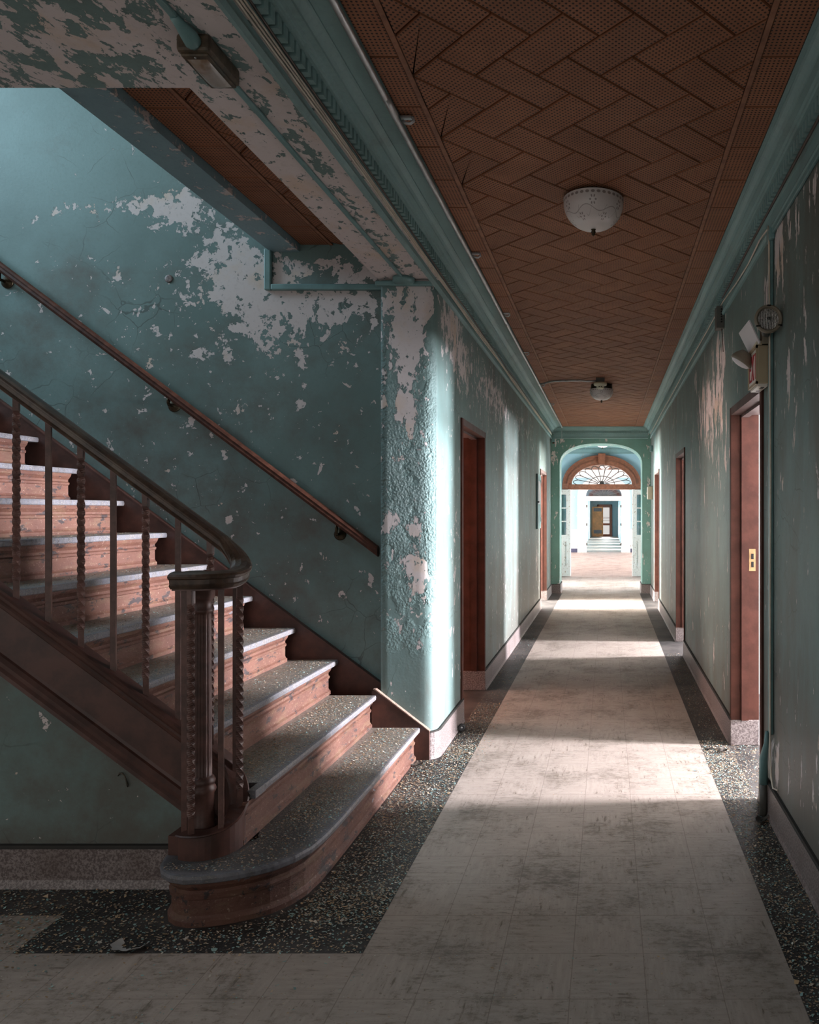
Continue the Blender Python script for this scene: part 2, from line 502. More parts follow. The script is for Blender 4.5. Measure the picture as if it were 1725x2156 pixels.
# ------------------------------------------------------------------ mesh helpers
class MB:
    def __init__(self):
        self.v, self.f, self.mi, self.uv, self.sm = [], [], [], {}, []

    def add(self, vs, fs, mi=0, uvs=None, smooth=False):
        o = len(self.v)
        self.v += [tuple(p) for p in vs]
        for k, f in enumerate(fs):
            if uvs:
                self.uv[len(self.f)] = uvs[k]
            self.f.append([o + i for i in f])
            self.mi.append(mi)
            self.sm.append(smooth)
        return self

    def box(self, x0, x1, y0, y1, z0, z1, mi=0):
        vs = [(x, y, z) for z in (z0, z1) for y in (y0, y1) for x in (x0, x1)]
        return self.add(vs, [(0, 2, 3, 1), (4, 5, 7, 6), (0, 1, 5, 4), (2, 6, 7, 3), (0, 4, 6, 2), (1, 3, 7, 5)], mi)

    def prism(self, poly, axis, a, b, mi=0):
        """extrude a 2-d polygon along axis ('x','y','z') from a to b"""
        def P(p, t):
            return {'x': (t, p[0], p[1]), 'y': (p[0], t, p[1]), 'z': (p[0], p[1], t)}[axis]
        n = len(poly)
        vs = [P(p, a) for p in poly] + [P(p, b) for p in poly]
        fs = [tuple(range(n)), tuple(range(2 * n - 1, n - 1, -1))]
        fs += [(i, (i + 1) % n, n + (i + 1) % n, n + i) for i in range(n)]
        return self.add(vs, fs, mi)

    def sweep(self, path, prof, mi=0, closed_prof=True, caps=True, smooth=False, side=1, zof=None):
        """path: plan points (x,y[,z]); prof: (offset to the left*side, z).  zof(i,off,z)->z overrides height"""
        n = len(path)
        rings = []
        for i, p in enumerate(path):
            a = Vector(path[max(i - 1, 0)][:2])
            b = Vector(path[min(i + 1, n - 1)][:2])
            c = Vector(p[:2])
            if 0 < i < n - 1:
                d1, d2 = (c - a).normalized(), (b - c).normalized()
                d = (d1 + d2)
                d = d.normalized() if d.length > 1e-6 else d1
                k = 1.0 / max(0.35, d.dot(d1))
            else:
                d = (b - a).normalized()
                k = 1.0
            nx, ny = -d.y * side * k, d.x * side * k
            pz = p[2] if len(p) > 2 else 0.0
            rings.append([(c.x + nx * o, c.y + ny * o, (zof(i, o, z) if zof else pz + z)) for o, z in prof])
        m = len(prof)
        vs = [q for r in rings for q in r]
        fs = []
        rng = m if closed_prof else m - 1
        for i in range(n - 1):
            for j in range(rng):
                k = (j + 1) % m
                fs.append((i * m + j, i * m + k, (i + 1) * m + k, (i + 1) * m + j))
        if caps and closed_prof:
            fs.append(tuple(range(m)))
            fs.append(tuple(reversed(range((n - 1) * m, n * m))))
        return self.add(vs, fs, mi, smooth=smooth)

    def tube(self, pts, r, seg=10, mi=0, caps=True, smooth=True):
        pts = [Vector(p) for p in pts]
        n = len(pts)
        rs = r if isinstance(r, (list, tuple)) else [r] * n
        up = None
        vs = []
        for i, p in enumerate(pts):
            d = (pts[min(i + 1, n - 1)] - pts[max(i - 1, 0)])
            d = d.normalized() if d.length > 1e-9 else Vector((0, 0, 1))
            if up is None:
                up = Vector((0, 0, 1)) if abs(d.z) < 0.9 else Vector((1, 0, 0))
            s = d.cross(up).normalized()
            u = s.cross(d).normalized()
            up = u
            for k in range(seg):
                a = 2 * math.pi * k / seg
                q = p + (s * math.cos(a) + u * math.sin(a)) * rs[i]
                vs.append(tuple(q))
        fs = [(i * seg + k, i * seg + (k + 1) % seg, (i + 1) * seg + (k + 1) % seg, (i + 1) * seg + k)
              for i in range(n - 1) for k in range(seg)]
        if caps:
            fs.append(tuple(reversed(range(seg))))
            fs.append(tuple(range((n - 1) * seg, n * seg)))
        return self.add(vs, fs, mi, smooth=smooth)

    def lathe(self, prof, loc=(0, 0, 0), seg=32, axis=(0, 0, 1), mi=0, flute=0, uv=False, smooth=True, caps=True):
        """prof: (r, z) along axis from loc"""
        q = Vector((0, 0, 1)).rotation_difference(Vector(axis))
        L = Vector(loc)
        n = len(prof)
        vs = []
        for i, pr in enumerate(prof):
            r, z = pr[0], pr[1]
            fl = pr[2] if len(pr) > 2 else 0.0
            for k in range(seg):
                a = 2 * math.pi * k / seg
                rr = r * (1 - fl * abs(math.sin(flute * a / 2.0))) if flute and fl else r
                vs.append(tuple(L + q @ Vector((rr * math.cos(a), rr * math.sin(a), z))))
        fs, us = [], []
        for i in range(n - 1):
            for k in range(seg):
                fs.append((i * seg + k, i * seg + (k + 1) % seg, (i + 1) * seg + (k + 1) % seg, (i + 1) * seg + k))
                if uv:
                    a0, a1 = k / seg, (k + 1) / seg
                    v0, v1 = i / (n - 1), (i + 1) / (n - 1)
                    us.append([(a0, v0), (a1, v0), (a1, v1), (a0, v1)])
        if caps:
            fs.append(tuple(reversed(range(seg))))
            fs.append(tuple(range((n - 1) * seg, n * seg)))
            if uv:
                us += [[(0, 0)] * seg, [(0, 1)] * seg]
        return self.add(vs, fs, mi, us if uv else None, smooth)

    def build(self, name, mats, parent=None, attrs=None, bevel=0, fix=True):
        me = bpy.data.meshes.new(name)
        me.from_pydata(self.v, [], self.f)
        mats = mats if isinstance(mats, (list, tuple)) else [mats]
        for m in mats:
            me.materials.append(M[m])
        me.polygons.foreach_set('material_index', self.mi)
        me.polygons.foreach_set('use_smooth', self.sm)
        if self.uv:
            ul = me.uv_layers.new(name='UVMap')
            for fi, uvs in self.uv.items():
                p = me.polygons[fi]
                for li, u in zip(p.loop_indices, uvs):
                    ul.data[li].uv = u
        if attrs:
            for k, fn in attrs.items():
                at = me.attributes.new(k, 'FLOAT', 'POINT')
                at.data.foreach_set('value', [float(fn(*q)) for q in self.v])
        me.update()
        if fix:
            bm = bmesh.new()
            bm.from_mesh(me)
            bmesh.ops.recalc_face_normals(bm, faces=bm.faces)
            bm.to_mesh(me)
            bm.free()
        o = bpy.data.objects.new(name, me)
        COL.objects.link(o)
        if parent:
            o.parent = parent
        if bevel:
            md = o.modifiers.new('bevel', 'BEVEL')
            md.width = bevel
            md.segments = 2
            md.limit_method = 'ANGLE'
        return o


def tag(o, label, cat, group=None):
    o['label'] = label
    o['category'] = cat
    if group:
        o['group'] = group
    return o


def thing(name, label, cat, loc=(0, 0, 0), group=None):
    """an empty at the thing's base; its parts are built in world coordinates and keep them"""
    o = bpy.data.objects.new(name, None)
    o.empty_display_size = 0.1
    COL.objects.link(o)
    return tag(o, label, cat, group)


def struct(o):
    o['kind'] = 'structure'
    return o


def sroot(name):
    o = bpy.data.objects.new(name, None)
    COL.objects.link(o)
    return struct(o)


def lin(a, b, step):
    n = max(1, int(math.ceil(abs(b - a) / step)))
    return [a + (b - a) * i / n for i in range(n + 1)]


def wall_strip(mb, path, z0, z1, openings=(), zstep=0.06, zbreaks=(), zlimit=None):
    """vertical surface over a plan polyline with rectangular openings (u0,u1,za,zb)"""
    us = [0.0]
    for a, b in zip(path, path[1:]):
        us.append(us[-1] + math.dist(a, b))
    zs = sorted(set([z0, z1] + [z for o in openings for z in o[2:]] + list(zbreaks)))
    zz = []
    for a, b in zip(zs, zs[1:]):
        zz += lin(a, b, zstep)[:-1]
    zz.append(zs[-1])
    n = len(zz)
    vs = []
    for (x, y) in path:
        for z in zz:
            vs.append((x, y, z))
    fs = []
    for i in range(len(path) - 1):
        um = (us[i] + us[i + 1]) / 2
        for j in range(n - 1):
            zm = (zz[j] + zz[j + 1]) / 2
            if any(o[0] < um < o[1] and o[2] < zm < o[3] for o in openings):
                continue
            fs.append((i * n + j, (i + 1) * n + j, (i + 1) * n + j + 1, i * n + j + 1))
    mb.add(vs, fs, 0, smooth=True)


def blobs(pts, base=0.0):
    """sum of soft spots (a, b, ra, rb, strength) over two plane coordinates, clipped to 0..1"""
    def f(a, b):
        s = base
        for (ca, cb, ra, rb, st) in pts:
            q = ((a - ca) / ra) ** 2 + ((b - cb) / rb) ** 2
            if q < 6:
                s += st * math.exp(-q)
        return min(1.15, max(-0.4, s))
    return f


# ------------------------------------------------------------------ dimensions
XL, XR = -1.0, 0.775            # corridor wall faces
CEIL = 2.94
YARCH = 13.25
RISE, GO, N1X = 0.188, 0.2535, -1.091
YN, YF = 2.895, 4.45            # balustrade line and far stair wall
JD = 0.15                       # jamb depth
DOORS_R = [(3.74, 4.60), (7.46, 8.28), (11.12, 12.0)]
DOORS_L = [(5.13, 6.02), (11.13, 12.15)]
DH = 2.035

# ------------------------------------------------------------------ floor
mb = MB()
mb.add([(-6.5, -1.5, 0), (6.5, -1.5, 0), (6.5, 27.0, 0), (-6.5, 27.0, 0)], [(0, 1, 2, 3)])
mb.add([(-1.6, 27.0, 0), (2.2, 27.0, 0), (2.2, 45, 0), (-1.6, 45, 0)], [(0, 1, 2, 3)])
struct(mb.build('floor', 'floor_vinyl'))

# ------------------------------------------------------------------ corridor walls
# left wall: wraps the rounded pillar, then runs down the corridor
pth = [(-1.325, YF + 0.02), (-1.325, 4.375)]
pth += [(-1.325 + 0.02 * (1 - math.cos(a)), 4.37 - 0.02 * math.sin(a)) for a in (R(30), R(60), R(90))]
pth += [(x, 4.35) for x in lin(-1.305, -1.07, 0.03)[1:]]
pth += [(-1.07 + 0.07 * math.sin(a), 4.42 - 0.07 * math.cos(a)) for a in [R(k) for k in (15, 30, 45, 60, 75, 90)]]
ys = [4.42]
for a, b in ((4.42, 5.13), (5.13, 6.02), (6.02, 8.5), (8.5, 11.13), (11.13, 12.15), (12.15, YARCH)):
    ys += lin(a, b, 0.05 if b < 8.6 else 0.09)[1:]
pth += [(XL, y) for y in ys[1:]]
uoff = sum(math.dist(a, b) for a, b in zip(pth, pth[1:]))
u_of = lambda y: uoff - (YARCH - y)
mb = MB()
wall_strip(mb, pth, 0, CEIL, [(u_of(a), u_of(b), -1, DH) for a, b in DOORS_L], 0.05)

pill = blobs([(-1.09, 2.72, .10, .12, .55), (-1.20, 2.52, .06, .22, .7), (-1.17, 2.28, .06, .28, .62), (-1.07, 2.5, .05, .35, .38),
              (-1.30, 2.62, .03, .16, .45), (-1.16, 2.02, .06, .16, .50), (-1.24, 1.36, .06, .09, .42), (-1.10, 1.22, .05, .2, .46),
              (-1.08, .98, .04, .2, .46), (-1.17, 1.05, .06, .12, .34), (-1.17, .83, .06, .06, .3), (-1.31, 1.9, .02, .4, .3),
              (-1.20, 1.86, .05, .1, .2)], 0.10)
lwall = blobs([(4.75, 2.62, .40, .22, .60), (5.2, 2.42, .30, .20, .36), (6.2, 2.45, .7, .22, .40), (7.1, 2.45, .5, .16, .36), (8.6, 2.45, .5, .14, .32),
               (9.8, 2.40, .5, .2, .25), (4.9, 1.1, .4, .8, .13), (10.6, .75, .12, .25, .6), (6.6, 1.2, .8, 1.0, .04)], 0.09)


def peel_left(x, y, z):
    if y < 4.385:
        return pill(x, z)
    return lwall(y, z) - (0.25 if y < 4.50 else 0)


def crust_left(x, y, z):
    if y < 4.40:
        return max(0, 0.95 - abs(z - 1.55) * 0.85) * (1.0 if z > 0.62 else 0.2)
    return 0.0


def dirt_left(x, y, z):
    d = 0.36 + 0.30 * max(0, 1.1 - z)
    if y > 5.4:
        d += 0.30 * min(1, (y - 5.4) / 2.0)
    if 9.6 < y < 11.1:
        d += 0.3 * max(0, 1.5 - z)
    if y < 4.6:
        d = 0.22 + 0.12 * max(0, .8 - z)
    return d


struct(mb.build('wall_left', 'paint_pillar', attrs={'peel': peel_left, 'dirt': dirt_left, 'crust': crust_left}))

# right wall
ys = []
for a, b in ((-1.0, 2.0), (2.0, 3.74), (3.74, 4.60), (4.60, 7.46), (7.46, 8.28), (8.28, 11.12), (11.12, 12.0), (12.0, YARCH)):
    ys += lin(a, b, 0.05 if b < 8.4 else 0.09)[(1 if ys else 0):]
mb = MB()
wall_strip(mb, [(XR, y) for y in ys], 0, CEIL, [(a + 1.0, b + 1.0, -1, DH) for a, b in DOORS_R], 0.05)
rwall = blobs([(5.05, 2.50, .25, .20, .34), (5.30, 2.28, .40, .36, .34), (5.9, 2.15, .6, .35, .30), (6.2, 2.3, .6, .3, .20), (5.2, 1.75, .5, .25, .18),
               (3.40, 2.58, .12, .18, .62), (3.05, 2.65, .2, .2, .2), (3.2, 1.95, .10, .22, .30), (2.9, 2.2, .25, .35, .14), (3.45, .30, .07, .12, .62),
               (2.75, .32, .15, .12, .3), (3.25, 1.3, .2, .5, .06), (9.6, 2.0, .25, .12, .3), (3.62, 2.3, .1, .3, .2)], 0.09)
struct(mb.build('wall_right', 'paint_corridor', attrs={
    'peel': lambda x, y, z: rwall(y, z),
    'dirt': lambda x, y, z: 0.36 + 0.30 * max(0, 1.2 - z) + (0.26 if y < 3.7 else 0) + (0.25 if y > 8.3 else 0)}))

# stair hall: far wall, rising past the ceiling into the stairwell
mb = MB()
wall_strip(mb, [(x, YF) for x in lin(-5.6, -1.30, 0.04)], 0, 5.6, (), 0.045)
fw = lambda px, py: ((px - 1279) * YF / F_PX, EYE - (py - 1078) * YF / F_PX)
fb = []
for (px, py, rx, ry, s) in [
        (110, 455, 45, 14, .52), (200, 437, 55, 17, .54), (285, 430, 48, 24, .56), (375, 432, 55, 45, .66), (350, 470, 40, 25, .35), (460, 500, 75, 60, .55),
        (520, 560, 55, 60, .48), (560, 640, 60, 80, .34), (640, 632, 100, 28, .50), (700, 655, 50, 25, .30), (590, 590, 40, 22, .34), (690, 570, 90, 22, .42),
        (760, 575, 40, 40, .35), (770, 630, 35, 30, .25), (480, 650, 130, 70, .17), (330, 600, 150, 60, .09), (590, 720, 150, 70, .20), (420, 620, 160, 60, .09), (120, 560, 18, 18, .25),
        (380, 760, 200, 60, .07), (540, 1100, 30, 90, .12), (430, 900, 260, 90, .05), (740, 640, 40, 90, .14)]:
    x, z = fw(px, py)
    fb.append((x, z, rx * YF / F_PX, ry * YF / F_PX, s))
fbf = blobs(fb, 0.115)
struct(mb.build('wall_stair_far', 'paint_wall', attrs={
    'peel': lambda x, y, z: fbf(x, z) - (0.14 if z > 3.0 else 0.0),
    'dirt': lambda x, y, z: 0.46 + 0.10 * max(0, min(1.3, 2.6 - z + 0.5 * (-x - 3))) if z < 2.9 else 0.26}))

# raceway on the far wall: down from the beam, then across to the pillar
ct = thing('surface_conduit', 'teal conduit stepping down the stair wall then across to pillar', 'conduit')
MB().box(-2.035, -1.995, YF - .03, YF, 2.755, 3.0).build('vertical_run', 'teal_metal', ct, bevel=.006)
MB().box(-1.995, -1.335, YF - .03, YF, 2.755, 2.79).build('horizontal_run', 'teal_metal', ct, bevel=.006)

# wall under the flight, cut to the slope of the string
ZT = lambda x: 0.622 + 0.7475 * (-x - 1.641)
mb = MB()
xs = lin(-6.0, -1.46, 0.05)
for a, b in zip(xs, xs[1:]):
    za, zb = min(3.0, ZT(a) - 0.27), min(3.0, ZT(b) - 0.27)
    nz = max(2, int(za / 0.06))
    vs = [(a, 2.873, za * i / nz) for i in range(nz + 1)] + [(b, 2.873, zb * i / nz) for i in range(nz + 1)]
    mb.add(vs, [(i, nz + 1 + i, nz + 2 + i, i + 1) for i in range(nz)], smooth=True)
us = blobs([(-2.27, .80, .035, .03, .75), (-2.19, .745, .06, .02, .55), (-2.12, .70, .05, .02, .5), (-2.12, .60, .10, .06, .16)], 0.02)
struct(mb.build('wall_stair_near', 'paint_wall', attrs={
    'peel': lambda x, y, z: us(x, z), 'dirt': lambda x, y, z: 0.56 + 0.6 * max(0, 0.60 - z)}))
mb = MB()
mb.sweep([(-6.0, 2.873), (-1.47, 2.873)], [(0, 0), (.030, 0), (.018, .03), (.018, .15), (0, .15)], side=-1)
mb.sweep([(-6.0, 2.873), (-1.47, 2.873)], [(0, .15), (.022, .15), (.018, .162), (0, .162)], side=-1, mi=1)
struct(mb.build('baseboard_stair', ['terrazzo', 'wall_edge_dark']))
# far end of the stair hall
struct(MB().box(-5.75, -5.6, 2.2, 4.6, 0, 5.6).build('wall_landing', 'paint_trim', attrs={'peel': lambda *a: 0, 'dirt': lambda *a: .2}))

# ------------------------------------------------------------------ soffit beam (L shaped) and stair beam
ZS = EYE + 1.35
mb = MB()
for (x0, x1, y0, y1) in ((-1.33, XL + .02, -1.0, 4.36), (-6.0, -1.33, -1.0, 2.377)):
    gx, gy = lin(x0, x1, 0.05), lin(y0, y1, 0.05)
    ny = len(gy)
    mb.add([(x, y, ZS) for x in gx for y in gy],
           [(i * ny + j, i * ny + j + 1, (i + 1) * ny + j + 1, (i + 1) * ny + j) for i in range(len(gx) - 1) for j in range(ny - 1)], smooth=True)
mb.add([(-1.33, 2.377, ZS), (-1.33, 4.40, ZS), (-1.33, 4.40, 3.3), (-1.33, 2.377, 3.3)], [(0, 1, 2, 3)])
mb.add([(-1.33, 2.377, ZS), (-6.0, 2.377, ZS), (-6.0, 2.377, 5.6), (-1.33, 2.377, 5.6)], [(0, 1, 2, 3)])
mb.add([(XL, -1, ZS), (XL, 4.45, ZS), (XL, 4.45, CEIL + .05), (XL, -1, CEIL + .05)], [(0, 1, 2, 3)])


def peel_soffit(x, y, z):
    if z > ZS + .001:
        return 0.1
    p = 0.60
    if x > -1.34:
        p = 0.84
        p -= 0.46 * math.exp(-((x + 1.135) / 0.030) ** 2)
        p -= 0.35 * math.exp(-((x + 1.015) / 0.015) ** 2)
        if y < 2.5:
            p -= 0.20 * math.exp(-((x + 1.26) / 0.07) ** 2)
    else:
        if y > 2.2:
            p -= 0.16 * math.exp(-((x + 1.5) / 0.28) ** 2)
        if y < 2.12:
            p -= 0.22 * math.exp(-((x + 1.45) / 0.3) ** 2)
        p -= 0.10 * math.exp(-((x + 2.0) / .2) ** 2)
    return p


struct(mb.build('ceiling_beam', 'paint_soffit', attrs={'peel': peel_soffit, 'dirt': lambda *a: 0.25}, fix=False))

mb = MB()
ya = lin(2.377, YF, .06)
for (pa, pb) in (((-2.007, 2.989), (-1.834, 2.989)), ((-1.834, 2.989), (-1.834, 3.12)), ((-2.007, 2.989), (-2.007, 3.5))):
    n = len(ya)
    mb.add([(pa[0], y, pa[1]) for y in ya] + [(pb[0], y, pb[1]) for y in ya], [(i, i + 1, n + i + 1, n + i) for i in range(n - 1)])
struct(mb.build('ceiling_beam_stair', 'paint_beam_lit', attrs={
    'peel': lambda x, y, z: 0.30 if x > -1.9 and z < 3.0 and y > 2.7 else 0.08, 'dirt': lambda *a: .22}))


# ------------------------------------------------------------------ tiled ceilings
def clip(poly, x0, x1, y0, y1):
    for ax, lim, sg in ((0, x0, 1), (0, x1, -1), (1, y0, 1), (1, y1, -1)):
        out = []
        for i in range(len(poly)):
            p, q = poly[i], poly[(i + 1) % len(poly)]
            ip, iq = (p[ax] - lim) * sg >= 0, (q[ax] - lim) * sg >= 0
            if ip:
                out.append(p)
            if ip != iq:
                t = (lim - p[ax]) / (q[ax] - p[ax])
                out.append((p[0] + (q[0] - p[0]) * t, p[1] + (q[1] - p[1]) * t))
        poly = out
        if len(poly) < 3:
            return []
    return poly


def inset(poly, d):
    n = len(poly)
    ar = sum(poly[i][0] * poly[(i + 1) % n][1] - poly[(i + 1) % n][0] * poly[i][1] for i in range(n))
    if ar < 0:
        poly = poly[::-1]
    poly = [p for i, p in enumerate(poly) if math.dist(p, poly[i - 1]) > 1e-4]
    n = len(poly)
    out = []
    for i in range(n):
        a, b, c = Vector(poly[i - 1]), Vector(poly[i]), Vector(poly[(i + 1) % n])
        d1, d2 = (b - a).normalized(), (c - b).normalized()
        n1, n2 = Vector((-d1.y, d1.x)), Vector((-d2.y, d2.x))
        k = 1 + n1.dot(n2)
        out.append(tuple(b + (n1 + n2) * (d / max(k, 0.3))))
    return poly, out


class Tiles:
    def __init__(self):
        self.mb = MB()
        self.tint = []

    def tile(self, poly, z, uvf):
        if len(poly) < 3:
            return
        outer, inn = inset(poly, 0.0052)
        outer = inset(poly, 0.0022)[1]
        ar = abs(sum(inn[i][0] * inn[(i + 1) % len(inn)][1] - inn[(i + 1) % len(inn)][0] * inn[i][1] for i in range(len(inn)))) / 2
        if ar < 0.0006:
            return
        n = len(inn)
        zt = z + random.uniform(-.001, .001)
        vs = [(p[0], p[1], zt) for p in inn] + [(p[0], p[1], z + .016) for p in outer]
        fs = [tuple(reversed(range(n)))] + [(i, (i + 1) % n, n + (i + 1) % n, n + i) for i in range(n)]
        us = [[uvf(p) for p in reversed(inn)]] + [[(0.0, 0.0)] * 4 for i in range(n)]
        self.mb.add(vs, fs, 0, us)
        t = random.random()
        self.tint += [t] * (2 * n)

    def herring(self, x0, x1, y0, y1, z, w=0.1524, ph=(0.825, 0.95)):
        s = math.sqrt(0.5)
        c = [((x + y) * s / w, (x - y) * s / w) for x in (x0, x1) for y in (y0, y1)]
        i0, i1 = int(min(a[0] for a in c)) - 3, int(max(a[0] for a in c)) + 3
        j0, j1 = int(min(a[1] for a in c)) - 3, int(max(a[1] for a in c)) + 3
        pt = lambda u, v: ((u + v) * s * w, (u - v) * s * w)
        for i in range(i0, i1):
            for j in range(j0, j1):
                k = (i - j) % 4
                if k == 0:
                    a, b, la, lb = i, j, 2, 1
                elif k == 2:
                    a, b, la, lb = i, j - 1, 1, 2
                else:
                    continue
                u0, v0 = a + ph[0], b + ph[1]
                q = [pt(u0, v0), pt(u0 + la, v0), pt(u0 + la, v0 + lb), pt(u0, v0 + lb)]
                q = clip(q, x0, x1, y0, y1)
                if q:
                    def uvf(p, u0=u0, v0=v0, la=la, lb=lb):
                        u, v = (p[0] + p[1]) * s / w - u0, (p[0] - p[1]) * s / w - v0
                        return (u * 10.4 - 0.2, v * 10.4 - 0.2)
                    self.tile(q, z, uvf)

    def border(self, x0, x1, y0, y1, z, ph=0.0):
        y = math.floor((y0 - ph) / 0.3048) * 0.3048 + ph
        while y < y1:
            a, b = max(y, y0), min(y + .3048, y1)
            if b - a > .02:
                self.tile([(x0, a), (x1, a), (x1, b), (x0, b)], z, lambda p, y=y: ((p[0] - x0) / .0147, (p[1] - y) / .0147))
            y += .3048

    def build(self, name):
        o = self.mb.build(name, 'ceiling_tile')
        at = o.data.attributes.new('tint', 'FLOAT', 'POINT')
        at.data.foreach_set('value', self.tint)
        return struct(o)


YC1 = YARCH - .14
tl = Tiles()
tl.herring(-0.672, 0.492, 0.4, YC1, CEIL)
tl.border(-0.79, -0.686, 0.4, YC1, CEIL, 2.4646 - .3048)
tl.border(0.506, 0.635, 0.4, YC1, CEIL, 2.4646 - .3048)
ceil_o = tl.build('ceiling')
mb = MB()
mb.box(-0.688, -0.670, 0.4, YC1, CEIL - .003, CEIL + .006)
mb.box(0.490, 0.508, 0.4, YC1, CEIL - .003, CEIL + .006)
struct(mb.build('trim_1', 'batten'))
struct(MB().box(-1.33, 1.0, -1.0, YARCH + .3, CEIL + .0165, CEIL + .06).build('ceiling_backing', 'backing'))
tl = Tiles()
tl.border(-1.83, -1.655, 2.377, YF, 3.03, .2)
tl.herring(-1.635, -1.33, 2.377, YF, 3.03)
tl.build('ceiling_stair')
mb = MB()
mb.box(-1.655, -1.636, 2.377, YF, 3.027, 3.036)
mb.box(-1.836, -1.33, 2.377, YF, 3.0465, 3.08, 1)
struct(mb.build('trim_2', ['batten', 'backing']))

# ------------------------------------------------------------------ cornices with dentils
def cornice(name, path, side, flat_end, dent_axis_len, peel=0.06):
    mb = MB()
    z = EYE
    prof = [(0, z + 1.30), (.012, z + 1.30), (.02, z + 1.315), (.012, z + 1.335), (.012, z + 1.385), (.026, z + 1.388), (.026, z + 1.436), (.062, z + 1.438),
            (.066, z + 1.446), (.072, z + 1.447), (.078, z + 1.457), (.098, z + 1.459), (.100, z + 1.466), (.108, z + 1.476), (.122, z + 1.486), (.130, z + 1.488),
            (.130, z + 1.494), (.146, z + 1.495), (flat_end, z + 1.495), (flat_end, z + 1.512), (0, z + 1.512)]
    mb.sweep(path, prof, side=side)
    # dentil blocks
    a, b = Vector(path[0][:2]), Vector(path[-1][:2])
    d = (b - a).normalized()
    nrm = Vector((-d.y, d.x)) * side
    L = (b - a).length
    s = 0.0
    while s < L - .03:
        p = a + d * s
        q = a + d * (s + .027)
        o0, o1 = .026, .052
        c = [p + nrm * o0, q + nrm * o0, q + nrm * o1, p + nrm * o1]
        vs = [(k.x, k.y, z + 1.392) for k in c] + [(k.x, k.y, z + 1.436) for k in c]
        mb.add(vs, [(0, 3, 2, 1), (4, 5, 6, 7), (0, 1, 5, 4), (1, 2, 6, 5), (2, 3, 7, 6), (3, 0, 4, 7)])
        s += .043
    return struct(mb.build(name, 'paint_trim', attrs={'peel': lambda *q: -0.4, 'dirt': lambda *q: .22}))


cornice('trim_3', [(XL, 0.6), (XL, YARCH)], -1, .212, 0)
cornice('trim_4', [(XR, 0.6), (XR, YARCH)], 1, .142, 0)
cornice('trim_5', [(XL + .05, YARCH), (XR - .05, YARCH)], -1, .15, 0)

# ------------------------------------------------------------------ baseboards
def base(name, runs, side):
    mb = MB()
    for path in runs:
        mb.sweep(path, [(-.004, 0), (.024, 0), (.018, .022), (.016, .153), (-.004, .153)], side=side)
        mb.sweep(path, [(-.004, .1535), (.019, .1535), (.012, .1605), (-.004, .1605)], side=side, mi=1)
    return struct(mb.build(name, ['terrazzo', 'wall_edge_dark']))


crn = [(-1.055, 4.352)] + [(-1.07 + 0.07 * math.sin(a), 4.42 - 0.07 * math.cos(a)) for a in [R(k) for k in (15, 30, 45, 60, 75, 90)]]
base('baseboard_left', [crn + [(XL, 5.128)], [(XL, 6.022), (XL, 11.128)], [(XL, 12.152), (XL, YARCH)]], -1)
base('baseboard_right', [[(XR, -1), (XR, 3.738)], [(XR, 4.602), (XR, 7.458)], [(XR, 8.282), (XR, 11.118)], [(XR, 12.002), (XR, YARCH)]], 1)


# ------------------------------------------------------------------ door frames of the corridor
def doorway(idx, sx, y0, y1, label_col='red_jamb'):
    """sx=+1: right wall (depth towards +x), -1: left wall"""
    X0 = XR if sx > 0 else XL
    root = sroot('door_%d' % idx)
    t = lambda a: X0 + sx * a

    def jamb(yy, s):
        # s=+1: jamb whose face looks towards -y (far side)
        p = [(-.012, yy), (.050, yy), (.050, yy - s * .016), (.094, yy - s * .016), (.094, yy), (JD + .01, yy), (JD + .01, yy + s * .03), (.0, yy + s * .03), (.0, yy + s * .046), (-.012, yy + s * .046)]
        mb = MB().prism([(t(a), b) for a, b in p], 'z', .157, DH + .046)
        mb.build('jamb', 'red_jamb', root)
        mb = MB().box(min(t(-.016), t(JD + .012)), max(t(-.016), t(JD + .012)), min(yy - s * .004, yy + s * .03), max(yy - s * .004, yy + s * .03), 0, .157)
        mb.build('plinth_block', 'terrazzo', root, bevel=.004)
    jamb(y0, -1)
    jamb(y1, 1)
    p = [(-.012, DH), (.050, DH), (.050, DH - .016), (.094, DH - .016), (.094, DH), (JD + .01, DH), (JD + .01, DH + .03), (0, DH + .03), (0, DH + .046), (-.012, DH + .046)]
    MB().prism([(t(a), b) for a, b in p], 'y', y0, y1).build('frame_head', 'gray_jamb', root)
    return root


d1 = doorway(1, 1, *DOORS_R[0])
sp = MB().box(XR + .098, XR + .138, 4.594, 4.600, 1.075, 1.21)
for zc in (1.115, 1.165):
    sp.box(XR + .112, XR + .126, 4.590, 4.5945, zc - .017, zc + .017, 1)
sp.build('strike_plate', ['brass', 'black_hole'], d1)
doorway(2, 1, *DOORS_R[1])
doorway(3, 1, *DOORS_R[2])
doorway(4, -1, *DOORS_L[0])
doorway(5, -1, *DOORS_L[1])


# side rooms behind the doorways (plain plaster boxes open to the corridor wall)
def room(name, x0, x1, y0, y1, open_at, col='room_plaster', z1=2.9):
    mb = MB()
    mb.box(min(x0, x1), max(x0, x1), y0 - .1, y0, 0, z1)
    mb.box(min(x0, x1), max(x0, x1), y1, y1 + .1, 0, z1)
    mb.box(min(x0, x1), max(x0, x1), y0, y1, z1, z1 + .1)
    s = 1 if x1 > x0 else -1
    mb.box(min(x1, x1 + s * .1), max(x1, x1 + s * .1), y0, y1, 0, z1)
    # back of the corridor wall, leaving the doorway free
    xa, xb = min(x0, x0 - s * .005), max(x0, x0 - s * .005)
    a, b = open_at
    if a > y0:
        mb.box(xa, xb, y0, a - .03, 0, z1)
    if b < y1:
        mb.box(xa, xb, b + .03, y1, 0, z1)
    mb.box(xa, xb, a - .03, b + .03, DH + .03, z1)
    struct(mb.build(name, col))


